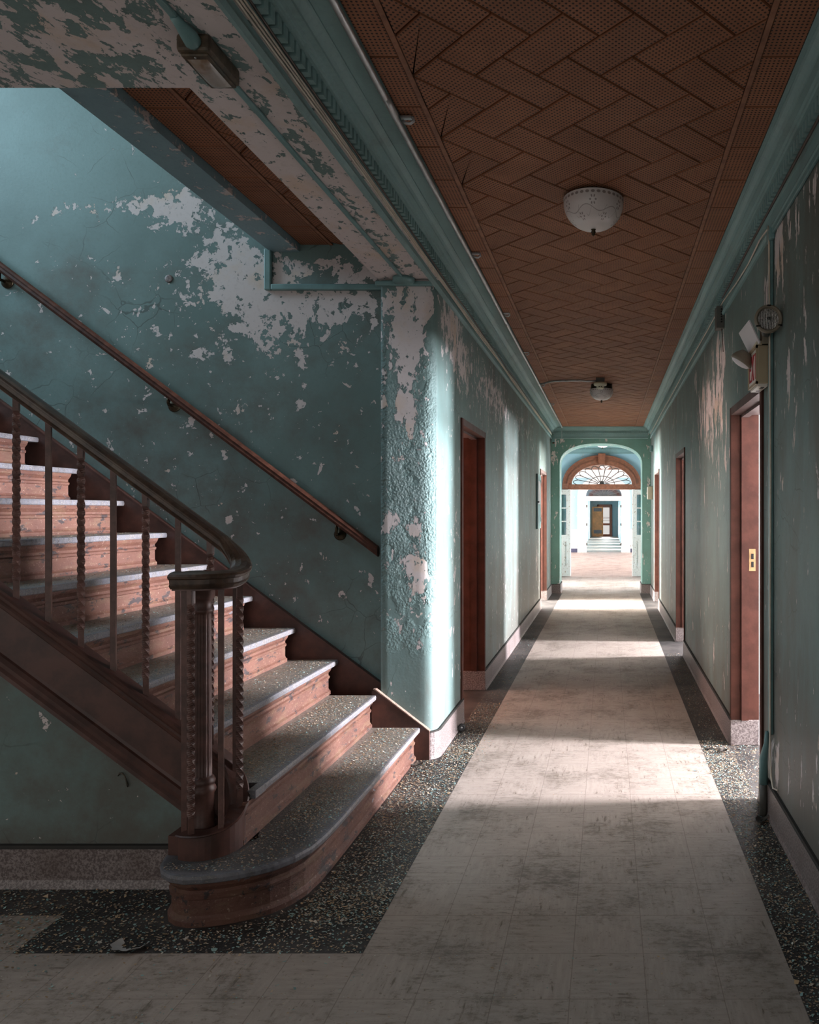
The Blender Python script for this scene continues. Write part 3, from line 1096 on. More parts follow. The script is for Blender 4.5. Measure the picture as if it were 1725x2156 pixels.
xr0 = XR + JD + .012
xl0 = XL - JD - .012
room('wall_room_right_near', xr0, 6.4, 2.7, 5.9, DOORS_R[0])
room('wall_room_right_middle', xr0, 6.4, 6.1, 9.7, DOORS_R[1])
room('wall_room_right_far', xr0, 6.4, 9.9, 13.0, DOORS_R[2])
simple('warm_plaster', (0.55, 0.36, 0.27), 0.8, var=0.1, scale=4)
room('wall_room_left_near', xl0, -4.7, 4.66, 7.6, DOORS_L[0], 'warm_plaster')
room('wall_room_left_far', xl0, -5.3, 9.9, 13.0, DOORS_L[1])

# ------------------------------------------------------------------ arch wall at the end of the corridor
AX0, AX1, AZ0, AR = -0.845, 0.62, 2.285, 0.372
ac, ah = (AX0 + AX1) / 2, (AX1 - AX0) / 2


def arch_pts(n=40):
    out = []
    for i in range(n + 1):
        a = math.pi * (1 - i / n)
        cx, sz = math.cos(a), math.sin(a)
        e = 2 / 2.35
        out.append((ac + ah * math.copysign(abs(cx) ** e, cx), AZ0 + AR * abs(sz) ** e))
    return out


mb = MB()
Y0, Y1 = YARCH, YARCH + .55
ap = arch_pts()
for (x0, x1) in ((XL - .2, AX0), (AX1, XR + .2)):
    zs = lin(0, 3.0, .1)
    gx = lin(x0, x1, .08)
    nz = len(zs)
    for Y in (Y0, Y1):
        mb.add([(x, Y, z) for x in gx for z in zs], [(i * nz + j, (i + 1) * nz + j, (i + 1) * nz + j + 1, i * nz + j + 1) for i in range(len(gx) - 1) for j in range(nz - 1)])
for (p, q) in zip(ap, ap[1:]):
    for Y in (Y0, Y1):
        mb.add([(p[0], Y, p[1]), (q[0], Y, q[1]), (q[0], Y, 3.0), (p[0], Y, 3.0)], [(0, 1, 2, 3)])
    mb.add([(p[0], Y0, p[1]), (q[0], Y0, q[1]), (q[0], Y1, q[1]), (p[0], Y1, p[1])], [(0, 1, 2, 3)], smooth=True)
for X in (AX0, AX1):
    mb.add([(X, Y0, 0), (X, Y1, 0), (X, Y1, AZ0), (X, Y0, AZ0)], [(0, 1, 2, 3)])
struct(mb.build('wall_arch', 'paint_far', attrs={'peel': lambda x, y, z: .18 + (.2 if z > 2.2 and x < -.6 else 0), 'dirt': lambda x, y, z: .22 + .2 * max(0, .8 - z)}, fix=False))
base('baseboard_arch', [[(XL + .01, Y0), (AX0 - .0, Y0), (AX0, Y1 - .05)], ], -1)
base('baseboard_arch_right', [[(XR - .01, Y0), (AX1, Y0), (AX1, Y1 - .05)]], 1)

# ------------------------------------------------------------------ vestibule between arch and fanlight
VX0, VX1, VY0, VY1 = -1.62, 1.37, Y1, 16.75
mb = MB()
for (xa, xb) in ((VX0 - .12, VX0), (VX1, VX1 + .12)):
    mb.box(xa, xb, VY0 - .3, 14.3, 0, 3.0)
    mb.box(xa, xb, 15.4, VY1 + .1, 0, 3.0)
    mb.box(xa, xb, 14.3, 15.4, 2.2, 3.0)
mb.box(VX0, XL - .19, VY0 - .1, VY0, 0, 3.0)
mb.box(XR + .19, VX1, VY0 - .1, VY0, 0, 3.0)
for s, xw in ((-1, VX0), (1, VX1)):      # short lit side passages
    xo = xw + s * 1.0
    mb.box(min(xw, xo), max(xw, xo), 14.15, 14.3, 0, 2.6)
    mb.box(min(xw, xo), max(xw, xo), 15.4, 15.55, 0, 2.6)
    mb.box(min(xw, xo), max(xw, xo), 14.3, 15.4, 2.5, 2.6)
    mb.box(min(xo, xo + s * .1), max(xo, xo + s * .1), 14.15, 15.55, 0, 2.6)
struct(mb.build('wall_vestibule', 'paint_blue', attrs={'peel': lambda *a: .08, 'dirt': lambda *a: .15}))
tl = Tiles()
tl.border(VX0, VX1, VY0, VY1 - .12, CEIL)
tl.build('ceiling_vestibule')
struct(MB().box(VX0, VX1, VY0, VY1, CEIL + .0165, CEIL + .05).build('ceiling_vestibule_backing', 'backing'))
cornice('trim_6', [(VX0, VY1), (VX1, VY1)], -1, .14, 0)

# wall carrying the fanlight doorway
FC, FZ, FA, FB = -0.122, 2.056, 0.845, 0.62
mb = MB()
fp = [(FC + FA * math.cos(math.pi * (1 - i / 40)), FZ + FB * math.sin(math.pi * i / 40)) for i in range(41)]
for Y in (VY1, VY1 + .15):
    mb.add([(VX0, Y, 0), (FC - FA, Y, 0), (FC - FA, Y, 3.0), (VX0, Y, 3.0)], [(0, 1, 2, 3)])
    mb.add([(FC + FA, Y, 0), (VX1, Y, 0), (VX1, Y, 3.0), (FC + FA, Y, 3.0)], [(0, 1, 2, 3)])
    for p, q in zip(fp, fp[1:]):
        mb.add([(p[0], Y, p[1]), (q[0], Y, q[1]), (q[0], Y, 3.0), (p[0], Y, 3.0)], [(0, 1, 2, 3)])
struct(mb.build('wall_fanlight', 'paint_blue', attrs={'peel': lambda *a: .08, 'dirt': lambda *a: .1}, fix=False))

d6 = sroot('door_6')


def ell(a, b, n=48, c=FC, z=FZ):
    return [(c + a * math.cos(math.pi * (1 - i / n)), z + b * math.sin(math.pi * i / n)) for i in range(n + 1)]


def arch_ring(mb, ao, bo, ai, bi, y0, y1, n=48, c=FC, z=FZ, mi=0):
    o, i = ell(ao, bo, n, c, z), ell(ai, bi, n, c, z)
    for k in range(n):
        q = [o[k], o[k + 1], i[k + 1], i[k]]
        vs = [(p[0], y0, p[1]) for p in q] + [(p[0], y1, p[1]) for p in q]
        mb.add(vs, [(0, 1, 2, 3), (7, 6, 5, 4), (0, 4, 5, 1), (2, 6, 7, 3)], mi)


mb = MB()
arch_ring(mb, .873, .645, .675, .440, 16.70, 16.88)
arch_ring(mb, .880, .652, .845, .617, 16.665, 16.72)
arch_ring(mb, .775, .545, .725, .492, 16.68, 16.72)
mb.build('arch_casing', 'oak', d6)
mb = MB()
mb.box(-1.0, .755, 16.69, 16.90, 1.943, 2.058)
mb.box(-1.0, .755, 16.67, 16.70, 2.02, 2.058)
mb.box(-1.005, -.87, 16.655, 16.70, 1.945, 2.075)
mb.box(.625, .76, 16.655, 16.70, 1.945, 2.075)
mb.build('transom', 'oak', d6)
MB().prism([(FC - .065, 2.50), (FC + .065, 2.50), (FC + .085, 2.74), (FC - .085, 2.74)], 'y', 16.62, 16.72).build('keystone', 'oak', d6)
mb = MB()
for k in range(11):
    a0, a1 = math.pi * k / 11, math.pi * (k + 1) / 11
    P = lambda a, f: (FC + .655 * f * math.cos(a), 16.80, FZ + .43 * f * math.sin(a))
    mb.tube([P(a0, .16), P(a0, .84)], .009, 6)
    am = (a0 + a1) / 2
    pts = []
    for i in range(13):
        u = i / 12
        a = a0 + (a1 - a0) * u
        pts.append(P(a, .84 + .15 * math.sin(math.pi * u) ** .8))
    mb.tube(pts, .009, 6)
for f in (.44, .16):
    mb.tube([(FC + .655 * f * math.cos(math.pi * i / 24), 16.80, FZ + .43 * f * math.sin(math.pi * i / 24)) for i in range(25)], .009, 6)
mb.lathe([(0.001, 0), (.05, 0), (.05, .012), (.001, .012)], (FC, 16.79, FZ + .03), 20, (0, -1, 0))
mb.build('fanlight_tracery', 'dark_gray', d6)
mb = MB()
e = ell(.672, .438)
mb.add([(p[0], 16.805, p[1]) for p in e] + [(p[0], 16.81, p[1]) for p in e], [tuple(range(49)), tuple(reversed(range(49, 98)))])
mb.build('fanlight_glass', 'clear_glass', d6)
mb = MB()
mb.box(-.875, -.822, 16.72, 16.90, 0, 1.943)
mb.box(.562, .615, 16.72, 16.90, 0, 1.943)
mb.build('door_jambs', 'white_paint', d6)


def leaf(x0, x1, stile_right, y, parent):
    t, z0, z1 = .045, .012, 1.935
    pe = {'peel': lambda x, yy, z: .22 if (x > x1 - .12 if stile_right else x < x0 + .12) else .0, 'dirt': lambda *a: .1}
    r = MB()
    st = .095
    r.box(x0, x0 + st, y, y + t, z0, z1)
    r.box(x1 - st, x1, y, y + t, z0, z1)
    for a, b in ((z0, .24), (.76, .93), (z1 - .11, z1)):
        r.box(x0 + st, x1 - st, y, y + t, a, b)
    zb = [.93 + (z1 - .11 - .93) * k / 3 for k in range(4)]
    for zz in zb[1:3]:
        r.box(x0 + st, x1 - st, y + .008, y + t - .008, zz - .013, zz + .013)
    xm = (x0 + x1) / 2
    for q in (-1, 1):
        r.box(xm + q * .105 - .012, xm + q * .105 + .012, y + .008, y + t - .008, .93, z1 - .11)
    gx = MB()
    o = r.build('door_leaf', 'white_door_paint', parent, attrs=pe)
    gx.box(x0 + st, x1 - st, y + .02, y + .024, .93, z1 - .11)
    gx.build('leaf_glass', 'dark_glass', o)
    pn = MB()
    pn.box(x0 + st, x1 - st, y + .015, y + t - .01, .24, .76)
    pn.box(x0 + st + .05, x1 - st - .05, y + .004, y + .02, .29, .71)
    pn.build('leaf_panel', 'white_door_paint', o, attrs=pe)
    return o


leaf(-1.51, -.818, True, 16.60, d6)
leaf(.562, 1.25, False, 16.60, d6)

# ------------------------------------------------------------------ bright hall beyond
HY0, HY1 = VY1 + .15, 26.6
mb = MB()
mb.box(-4.6, -4.5, HY0, HY1, 0, 3.3)
mb.box(4.5, 4.6, HY0, HY1, 0, 3.3)
mb.box(-4.6, VX0, HY0 - .05, HY0, 0, 3.3)
mb.box(VX1, 4.6, HY0 - .05, HY0, 0, 3.3)
struct(mb.build('wall_hall', 'white_paint'))
tl = Tiles()
tl.border(-4.5, 4.5, HY0, HY1, CEIL)
tl.build('ceiling_hall')
struct(MB().box(-4.6, 4.6, HY0, HY1 + .2, CEIL + .02, CEIL + .08).build('ceiling_hall_backing', 'backing'))
HC, HA, HZ = -0.12, .92, 1.75
# end wall of the hall: panelled dado, blue above, opening in the middle
mb = MB()
pe0 = {'peel': lambda *a: .06, 'dirt': lambda *a: .05}
mb.box(-4.5, HC - .72, HY1, HY1 + .15, .81, 3.25)
mb.box(HC + .72, 4.5, HY1, HY1 + .15, .81, 3.25)
mb.box(HC - .72, HC + .72, HY1, HY1 + .15, 2.45, 3.25)
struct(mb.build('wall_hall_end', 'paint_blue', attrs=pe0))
mb = MB()
for (a, b) in ((-4.5, HC - .72), (HC + .72, 4.5)):
    mb.box(a, b, HY1 - .02, HY1 + .15, .14, .81)
    mb.box(a, b, HY1 - .045, HY1, .78, .82)
for (a, b) in ((-1.75, -1.05), (.82, 1.5)):
    for q in ((a, a + .03, .22, .70), (b - .03, b, .22, .70), (a, b, .22, .25), (a, b, .67, .70)):
        mb.box(q[0], q[1], HY1 - .035, HY1 - .018, q[2], q[3])
mb.box(-4.5, 4.5, HY1 - .12, HY1, 2.66, CEIL)
struct(mb.build('trim_7', 'white_paint'))
mb = MB()
mb.box(-4.5, HC - .9, HY1 - .03, HY1 + .1, 0, .14)
mb.box(HC + .9, 4.5, HY1 - .03, HY1 + .1, 0, .14)
struct(mb.build('baseboard_hall', 'navy'))
d7 = sroot('door_7')
mb = MB()
for s in (-1, 1):
    a, b = HC + s * .62, HC + s * .93
    mb.box(min(a, b), max(a, b), HY1 - .06, HY1 + .16, 0, 2.0)
    c = HC + s * .82
    mb.box(min(c, b) - .01, max(c, b) + .01, HY1 - .085, HY1 - .06, 0, 2.0)
arch_ring(mb, .94, .72, .64, .46, HY1 - .06, HY1 + .16, 32, HC, 2.0)
mb.box(HC - .62, HC + .62, HY1 - .05, HY1 + .1, 1.84, 2.0)
mb.build('arch_casing', 'white_paint', d7)
mb = MB()
e = ell(.64, .46, 32, HC, 2.0)
mb.add([(p[0], HY1, p[1]) for p in e] + [(p[0], HY1 + .01, p[1]) for p in e], [tuple(range(33)), tuple(reversed(range(33, 66)))])
mb.build('fanlight_glass', 'dark_glass', d7)
mb = MB()
for k in range(1, 9):
    a = math.pi * k / 9
    mb.tube([(HC + .15 * math.cos(a), HY1 - .01, 2.0 + .1 * math.sin(a)), (HC + .62 * math.cos(a), HY1 - .01, 2.0 + .45 * math.sin(a))], .008, 6)
mb.build('fanlight_tracery', 'gray_box', d7)
mb = MB()
for s in (-1, 1):
    x = HC + s * .605
    for zz in (.25, .95, 1.6):
        mb.box(x - .018, x + .018, HY1 - .075, HY1 - .055, zz, zz + .09)
mb.build('hinges', 'bronze', d7)

# last corridor with its bands of daylight, and the oak door at the end
ops = (28.7, 31.2, 34.3, 37.0, 40.4)
mb = MB()
mb.box(-1.1, -.97, HY1 + .16, 43.8, 0, 2.5)
y = HY1 + .16
for c in ops:
    mb.box(.62, .74, y, c - .4, 0, 2.5)
    mb.box(.62, .74, c - .4, c + .4, 2.0, 2.5)
    mb.box(.74, 1.55, c - .5, c - .4, 0, 2.1)
    mb.box(.74, 1.55, c + .4, c + .5, 0, 2.1)
    y = c + .4
mb.box(.62, .74, y, 43.8, 0, 2.5)
mb.box(-1.1, -.57, 43.7, 43.8, 0, 2.5)
mb.box(.28, .74, 43.7, 43.8, 0, 2.5)
mb.box(-.57, .28, 43.7, 43.8, 1.86, 2.5)
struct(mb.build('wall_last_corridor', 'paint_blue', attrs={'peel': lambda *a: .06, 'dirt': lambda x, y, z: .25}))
struct(MB().box(-1.1, .75, HY1 + .16, 43.8, 2.4, 2.5).build('ceiling_last_corridor', 'room_plaster'))
d8 = sroot('door_8')
mb = MB()
mb.box(-.59, -.50, 43.62, 43.75, 0, 1.88)
mb.box(.20, .29, 43.62, 43.75, 0, 1.88)
mb.box(-.59, .29, 43.62, 43.75, 1.78, 1.88)
mb.build('door_frame', 'oak', d8)
mb = MB()
for q in ((-.50, -.42, 0, 1.78), (.13, .20, 0, 1.78), (-.42, .13, 0, .14), (-.42, .13, .66, .78), (-.42, .13, 1.70, 1.78)):
    mb.box(q[0], q[1], 43.66, 43.70, q[2], q[3])
for zz in (.93, 1.03, 1.12):
    mb.box(-.42, .13, 43.67, 43.69, zz, zz + .018)
mb.build('glazed_screen', 'oak', d8)
lf = MB().box(-.865, -.235, 43.05, 43.10, .03, 1.745).build('door_leaf', 'door_oak', d8)
mb = MB()
for (a, b) in ((.20, .40), (1.47, 1.66)):
    mb.box(-.785, -.315, 43.035, 43.05, a, b)
mb.build('louvre_vent', 'vent_mesh', lf)
MB().lathe([(.001, 0), (.03, 0), (.03, .05), (.001, .05)], (-.28, 43.05, .87), 14, (0, -1, 0)).build('door_knob', 'brass', lf)

# ------------------------------------------------------------------ staircase
stair = thing('staircase', 'flight of worn slate steps with flaking red risers rising to the left', 'staircase')
NST = 14
# bottom step outline (nosing line): straight run then the rounded curtail end
cur = [(-1.091, 4.325), (-1.091, 3.6), (-1.091, 3.2), (-1.092, 3.02), (-1.097, 2.90), (-1.110, 2.80), (-1.140, 2.725), (-1.190, 2.660), (-1.240, 2.625), (-1.293, 2.598),
       (-1.34, 2.580), (-1.40, 2.566), (-1.455, 2.562), (-1.51, 2.578), (-1.555, 2.610), (-1.585, 2.655), (-1.602, 2.71), (-1.608, 2.78), (-1.606, 2.868)]


def tread_poly(i, path, xback, yfar):
    """slab polygon for tread i with its nosing along path (far -> near)"""
    z = RISE * i
    return z


def dust_fn(xn, seedx):
    def f(x, y, z):
        d = (xn - x) / GO
        return 0.25 + 0.5 * min(1, max(0, d)) + 0.25 * max(0, (y - 3.4)) - 0.15
    return f


RISER_PROF = [(-.012, 0), (.016, 0), (.016, .018), (.008, .026), (.004, .034), (.004, .088), (.010, .092), (.012, .104), (.004, .110), (.004, .122), (.010, .130), (.018, .140), (.024, .158), (-.012, .158)]
for i in range(1, NST + 1):
    z = RISE * i
    xn = N1X - GO * (i - 1)
    xb = xn - GO - .05
    mb = MB()
    if i == 1:
        # curved slab: top fan between nosing line and its inner offset
        path = cur
        inner = [(min(-1.36, p[0] - .12), p[1]) for p in cur]
        inner = []
        for p in cur:
            if p[1] > 2.93:
                inner.append((-1.40, p[1]))
            else:
                inner.append((-1.42 + (p[0] + 1.42) * .25, 2.865 - (2.90 - p[1]) * .15))
        n = len(cur)
        # edge ring profile
        prof = [(0, z - .03), (.004, z - .026), (.006, z - .012), (.003, z - .002), (-.004, z), (-.035, z)]
        mb.sweep(cur, prof, closed_prof=False, side=1)
        c2 = []
        for k, p in enumerate(cur):
            a = Vector(cur[max(k - 1, 0)])
            b = Vector(cur[min(k + 1, n - 1)])
            d = (b - a).normalized()
            nn = Vector((-d.y, d.x))
            c2.append((p[0] - nn.x * .035, p[1] - nn.y * .035))
        mb.add([(p[0], p[1], z) for p in c2] + [(p[0], p[1], z) for p in inner], [(k, k + 1, n + k + 1, n + k) for k in range(n - 1)])
        mb.add([(p[0], p[1], z - .03) for p in cur] + [(p[0], p[1], z - .03) for p in inner], [(k, k + 1, n + k + 1, n + k) for k in range(n - 1)])

        def edge1(x, y, zz, c2=cur):
            dmin = min(math.hypot(x - q[0], y - q[1]) for q in c2)
            return 1.0 if (zz < z - .001 or dmin < .012) else 0.0
        rp = []
        for k, p in enumerate(cur):
            a = Vector(cur[max(k - 1, 0)])
            b = Vector(cur[min(k + 1, n - 1)])
            d = (b - a).normalized()
            nn = Vector((-d.y, d.x))
            rp.append((p[0] - nn.x * .034, p[1] - nn.y * .034))
        tr = mb.build('tread', 'slate_tread', stair, attrs={'edge': edge1, 'dust': lambda x, y, zz: .16 + .42 * min(1, max(0, (y - 2.7) / 1.2))})
        rm = MB().sweep(rp, RISER_PROF, side=1)
        rm.build('riser', 'red_riser', stair)
    else:
        ynear = 2.93
        yfar = YF - .03 if xn < -1.36 else 4.325
        prof = [(xn - .0, z - .03), (xn + .004, z - .026), (xn + .006, z - .012), (xn + .003, z - .002), (xn - .004, z), (xn - .035, z), (xn - .15, z), (xb, z), (xb, z - .03)]
        gy = lin(ynear, yfar, .08)
        n = len(prof)
        mb.add([(p[0], y, p[1]) for y in gy for p in prof], [(a * n + k, a * n + (k + 1) % n, (a + 1) * n + (k + 1) % n, (a + 1) * n + k) for a in range(len(gy) - 1) for k in range(n)]
               + [tuple(range(n)), tuple(range((len(gy) - 1) * n, len(gy) * n))])
        if i == 2:
            mb.box(-1.372, xn + .004, 2.845, 2.93, z - .03, z)
        mb.build('tread', 'slate_tread', stair, attrs={
            'edge': lambda x, y, zz, xn=xn: 1.0 if x > xn - .006 else 0.0,
            'dust': lambda x, y, zz, xn=xn, i=i: .36 + .42 * min(1, max(0, (xn - x) / GO)) + .10 * (y - 3.4) - .02 * max(0, i - 4)})
        xr = xn - .034
        rm = MB().sweep([(xr, yfar - (.06 if i > 2 else 0)), (xr, ynear if i > 2 else 2.80)], [(o, RISE * (i - 1) + h) for o, h in RISER_PROF], side=1)
        rm.build('riser', 'red_riser', stair)
# wall skirting string on the far wall and on the pillar
NL = lambda x: RISE * (1 + (N1X - x) / GO)
mb = MB()
xs_ = [-1.32, -5.2]
mb.prism([(-1.322, 0), (-1.322, NL(-1.322) + .045), (-5.2, NL(-5.2) + .045), (-5.2, NL(-5.2) - .45), (-2.0, 0)], 'y', YF - .03, YF - .001)
mb.prism([(-1.322, NL(-1.322) + .045), (-1.322, NL(-1.322) + .053), (-5.2, NL(-5.2) + .053), (-5.2, NL(-5.2) + .045)], 'y', YF - .036, YF - .001)
mb.build('wall_string', 'string_brown', stair)
mb = MB()
mb.prism([(-1.032, 0), (-1.032, .165), (-1.345, .405), (-1.357, .405), (-1.366, .39), (-1.366, 0)], 'y', 4.325, 4.349)
mb.build('pillar_string', 'string_brown', stair)
mb = MB()
mb.prism([(-1.030, .165), (-1.030, .171), (-1.343, .412), (-1.357, .412), (-1.345, .405)], 'y', 4.322, 4.352)
mb.build('string_cap', 'dust_cap', stair)
stair.children[-1]['label'] = 'pale dusty top edge of the short string'

# outer string: straight run, then the tight turn round the newel
UC, UR, UYC = -1.485, .105, 2.79
upath = [(x, YN) for x in lin(-5.2, -1.60, .25)] + [(-1.56, YN), (-1.52, YN)]
uang = list(range(90, -96, -10)) + [-104, -112, -120]
upath += [(UC + UR * math.cos(R(a)), UYC + UR * math.sin(R(a))) for a in uang]
ZKEY = [(90, .512), (62, .446), (35, .390), (10, .342), (-20, .306), (-42, .290), (-70, .282), (-130, .280)]


def zstring(p):
    x, y = p
    if x <= UC and y > UYC:
        return ZT(x)
    a = math.degrees(math.atan2(y - UYC, x - UC))
    if a < -135:
        a += 360
    for (a0, z0), (a1, z1) in zip(ZKEY, ZKEY[1:]):
        if a1 <= a <= a0:
            return z0 + (z1 - z0) * (a0 - a) / (a0 - a1)
    return ZKEY[-1][1]


zt_l = [zstring(p) for p in upath]
zb_l = [max(RISE - .004, z - .315) if p[0] < UC and p[1] > UYC else RISE - .004 for p, z in zip(upath, zt_l)]
# profile offsets: + is outward of the turn (towards the steps); - is the open side seen from the lobby
SP = [(-.024, 't', 0), (.024, 't', 0), (.029, 't', -.008), (.024, 't', -.016), (.016, 't', -.022), (.016, 'b', .0), (-.016, 'b', 0), (-.046, 'b', 0), (-.046, 'b', .018), (-.038, 'b', .03), (-.040, 'b', .05),
      (-.030, 'b', .066), (-.022, 'b', .072), (-.018, 'b', .085), (-.018, 't', -.075), (-.026, 't', -.066), (-.030, 't', -.05), (-.026, 't', -.042), (-.036, 't', -.028), (-.040, 't', -.012), (-.034, 't', -.004)]


def zof_s(i, o, z):
    k, v = SPZ[int(round(z))]
    zt, zb = zt_l[i], zb_l[i]
    if k == 't':
        return max(zb + .002, zt + v * min(1, (zt - zb) / .2))
    return min(zt - .01, zb + v * min(1, (zt - zb) / .2))


SPZ = [(a[1], a[2]) for a in SP]
mb = MB()
# walking from the top of the flight towards the newel the left hand is +y (the steps): side=1
mb.sweep(upath, [(a[0] if upath[0][1] > 0 else a[0], k) for k, a in enumerate(SP)], side=1, zof=zof_s, smooth=False)
mb.build('outer_string', 'string_brown', stair)
# plate inside the turn that carries the newel
pl = [(UC + (UR - .014) * math.cos(R(a)), UYC + (UR - .014) * math.sin(R(a))) for a in range(90, -121, -15)] + [(-1.60, 2.72), (-1.60, 2.87)]
MB().prism(pl, 'z', RISE, .258).build('newel_plate', 'string_brown', stair)

# ------------------------------------------------------------------ balustrade
bal = thing('stair_railing', 'dark iron balusters with moulded wooden handrail curling over fluted newel', 'railing')
ZH = lambda x: 1.416 + 0.735 * (-1.662 - x)
HKEY = [(90, 1.283), (60, 1.232), (35, 1.196), (10, 1.174), (-20, 1.163), (-130, 1.161)]
hpath = [(x, YN) for x in lin(-5.2, -1.60, .2)] + [(-1.56, YN), (-1.52, YN)]
hpath += [(UC + UR * math.cos(R(a)), UYC + UR * math.sin(R(a))) for a in range(90, -91, -9)]
hpath += [(-1.50, UYC - UR), (-1.53, UYC - UR + .001), (-1.56, UYC - UR + .004)]


def zrail(p):
    x, y = p
    if y > UYC and x <= UC:
        return ZH(x)
    a = math.degrees(math.atan2(y - UYC, x - UC))
    for (a0, z0), (a1, z1) in zip(HKEY, HKEY[1:]):
        if a1 <= a <= a0:
            return z0 + (z1 - z0) * (a0 - a) / (a0 - a1)
    return 1.161


hp = [(p[0], p[1], zrail(p)) for p in hpath]
HPROF = [(-.022, .0), (.022, .0), (.026, .006), (.030, .012), (.027, .018), (.029, .034), (.036, .038), (.038, .046), (.033, .054), (.020, .060), (0, .063), (-.020, .060), (-.033, .054), (-.038, .046), (-.036, .038),
         (-.029, .034), (-.027, .018), (-.030, .012), (-.026, .006)]
mb = MB().sweep(hp, HPROF, side=1, smooth=False)
# swelling scroll pad over the newel
pad = []
mb.build('handrail', 'rail_wood', bal)
prof = [(.001, 0), (.052, 0), (.058, .006), (.060, .014), (.056, .02), (.058, .036), (.064, .040), (.064, .048), (.056, .056), (.03, .061), (.001, .062)]
MB().lathe(prof, (-1.513, 2.735, 1.161), 32).build('scroll_cap', 'rail_wood', bal)
mb = MB().sweep([(p[0], p[1], p[2] - .006) for p in hp], [(-.014, 0), (.014, 0), (.014, .008), (-.014, .008)], side=1)
mb.build('rail_core', 'iron_brown', bal)


def baluster(x, y, z0, z1, twist, rot=0.6):
    s = .0092
    n = max(8, int((z1 - z0) / .0065))
    pts = []
    vs, fs = [], []
    for k in range(n + 1):
        z = z0 + (z1 - z0) * k / n
        a = rot
        if twist:
            zz = min(max(z - z0 - .07, 0), z1 - z0 - .13)
            a = rot - zz / .125 * 2 * math.pi
        r = s * math.sqrt(2) * (1.06 if twist else .98)
        for q in range(4):
            b = a + math.pi / 4 + q * math.pi / 2
            vs.append((x + r * math.cos(b), y + r * math.sin(b), z))
    for k in range(n):
        for q in range(4):
            fs.append((k * 4 + q, k * 4 + (q + 1) % 4, k * 4 + 4 + (q + 1) % 4, k * 4 + 4 + q))
    fs += [(3, 2, 1, 0), (n * 4, n * 4 + 1, n * 4 + 2, n * 4 + 3)]
    mb = MB()
    if not twist:
        mb.box(-s, s, -s, s, z0, z1)
        ca, sa = math.cos(.35), math.sin(.35)
        mb.v = [(x + v[0] * ca - v[1] * sa, y + v[0] * sa + v[1] * ca, v[2]) for v in mb.v]
    else:
        mb.add(vs, fs)
    mb.build('baluster', 'iron_brown', bal)


xb_ = -1.539
k = 0
while xb_ > -4.9:
    baluster(xb_, YN, ZT(xb_) - .01, ZH(xb_) + .01, k % 2 == 0)
    xb_ -= .1255
    k += 1
for a, tw in ((62, False), (8, True), (-42, False), (-97, True)):
    p = (UC + UR * math.cos(R(a)), UYC + UR * math.sin(R(a)))
    baluster(p[0], p[1], zstring(p) - .01, zrail(p) + .006, tw)
baluster(-1.542, 2.722, .25, 1.17, False)
NP = (-1.513, 2.79, 0)
pf = [(.001, .255), (.046, .255), (.046, .275), (.040, .282), (.040, .385), (.044, .392), (.047, .402), (.044, .412), (.039, .418), (.043, .428), (.044, .436), (.040, .446), (.034, .452)]
pf += [(.0325 - .002 * (j / 10), .455 + .60 * j / 10, .10) for j in range(11)]
pf += [(.031, 1.062), (.037, 1.066), (.037, 1.074), (.032, 1.078), (.032, 1.105), (.036, 1.112), (.042, 1.122), (.042, 1.145), (.046, 1.148), (.046, 1.163), (.001, 1.163)]
MB().lathe(pf, NP, 72, flute=18).build('newel_post', 'iron_brown', bal)

# wall handrail with brackets
wh = thing('wall_handrail', 'round-edged brown wooden handrail bracketed along the stair wall', 'handrail')
HW = lambda x: 1.213 + .752 * (-1.354 - x)
yy = 4.385
pr = [(-.020, -.022), (.0, -.026), (.020, -.022), (.026, -.008), (.024, .004), (.026, .012), (.020, .022), (0, .027), (-.020, .022), (-.026, .012), (-.024, .004), (-.026, -.008)]
MB().sweep([(-5.0, yy, HW(-5.0)), (-1.345, yy, HW(-1.345))], [(a, b * 1.25) for a, b in pr], side=1).build('rail', 'handrail_wood', wh)
for (x, z) in ((-1.591, 1.305), (-2.579, 2.069), (-3.573, 2.805)):
    mb = MB().lathe([(.001, 0), (.036, 0), (.036, .006), (.028, .012), (.016, .016), (.014, .022), (.001, .024)], (x, YF - .001, z), 24, (0, -1, 0))
    mb.tube([(x, YF - .02, z), (x, yy + .005, z), (x, yy, z + .012), (x, yy, HW(x) - .02)], .009, 10)
    mb.build('bracket', 'bronze', wh)

# ------------------------------------------------------------------ ceiling lamps
def bowl_lamp(root, x, y, zr, r, depth):
    n = 16
    pf = []
    for k in range(n + 1):
        a = math.pi / 2 * k / n
        pf.append((max(.002, r * math.sin(a) ** .85), zr - depth * math.cos(a)))
    pf.append((r * 1.005, zr + .012))
    mb = MB().lathe(pf, (x, y, 0), 64, uv=True, caps=False)
    mb.build('glass_bowl', 'frosted_bowl', root)
    MB().lathe([(.001, zr + .012), (r * .93, zr + .012), (r * .9, CEIL - .002), (.001, CEIL - .002)], (x, y, 0), 40).build('ceiling_pan', 'bronze', root)
    zb = zr - depth
    MB().lathe([(.001, zb - .030), (.006, zb - .028), (.009, zb - .016), (.012, zb - .012), (.008, zb - .006), (.012, zb), (.006, zb + .006), (.001, zb + .006)], (x, y, 0), 16).build('finial', 'bronze', root)


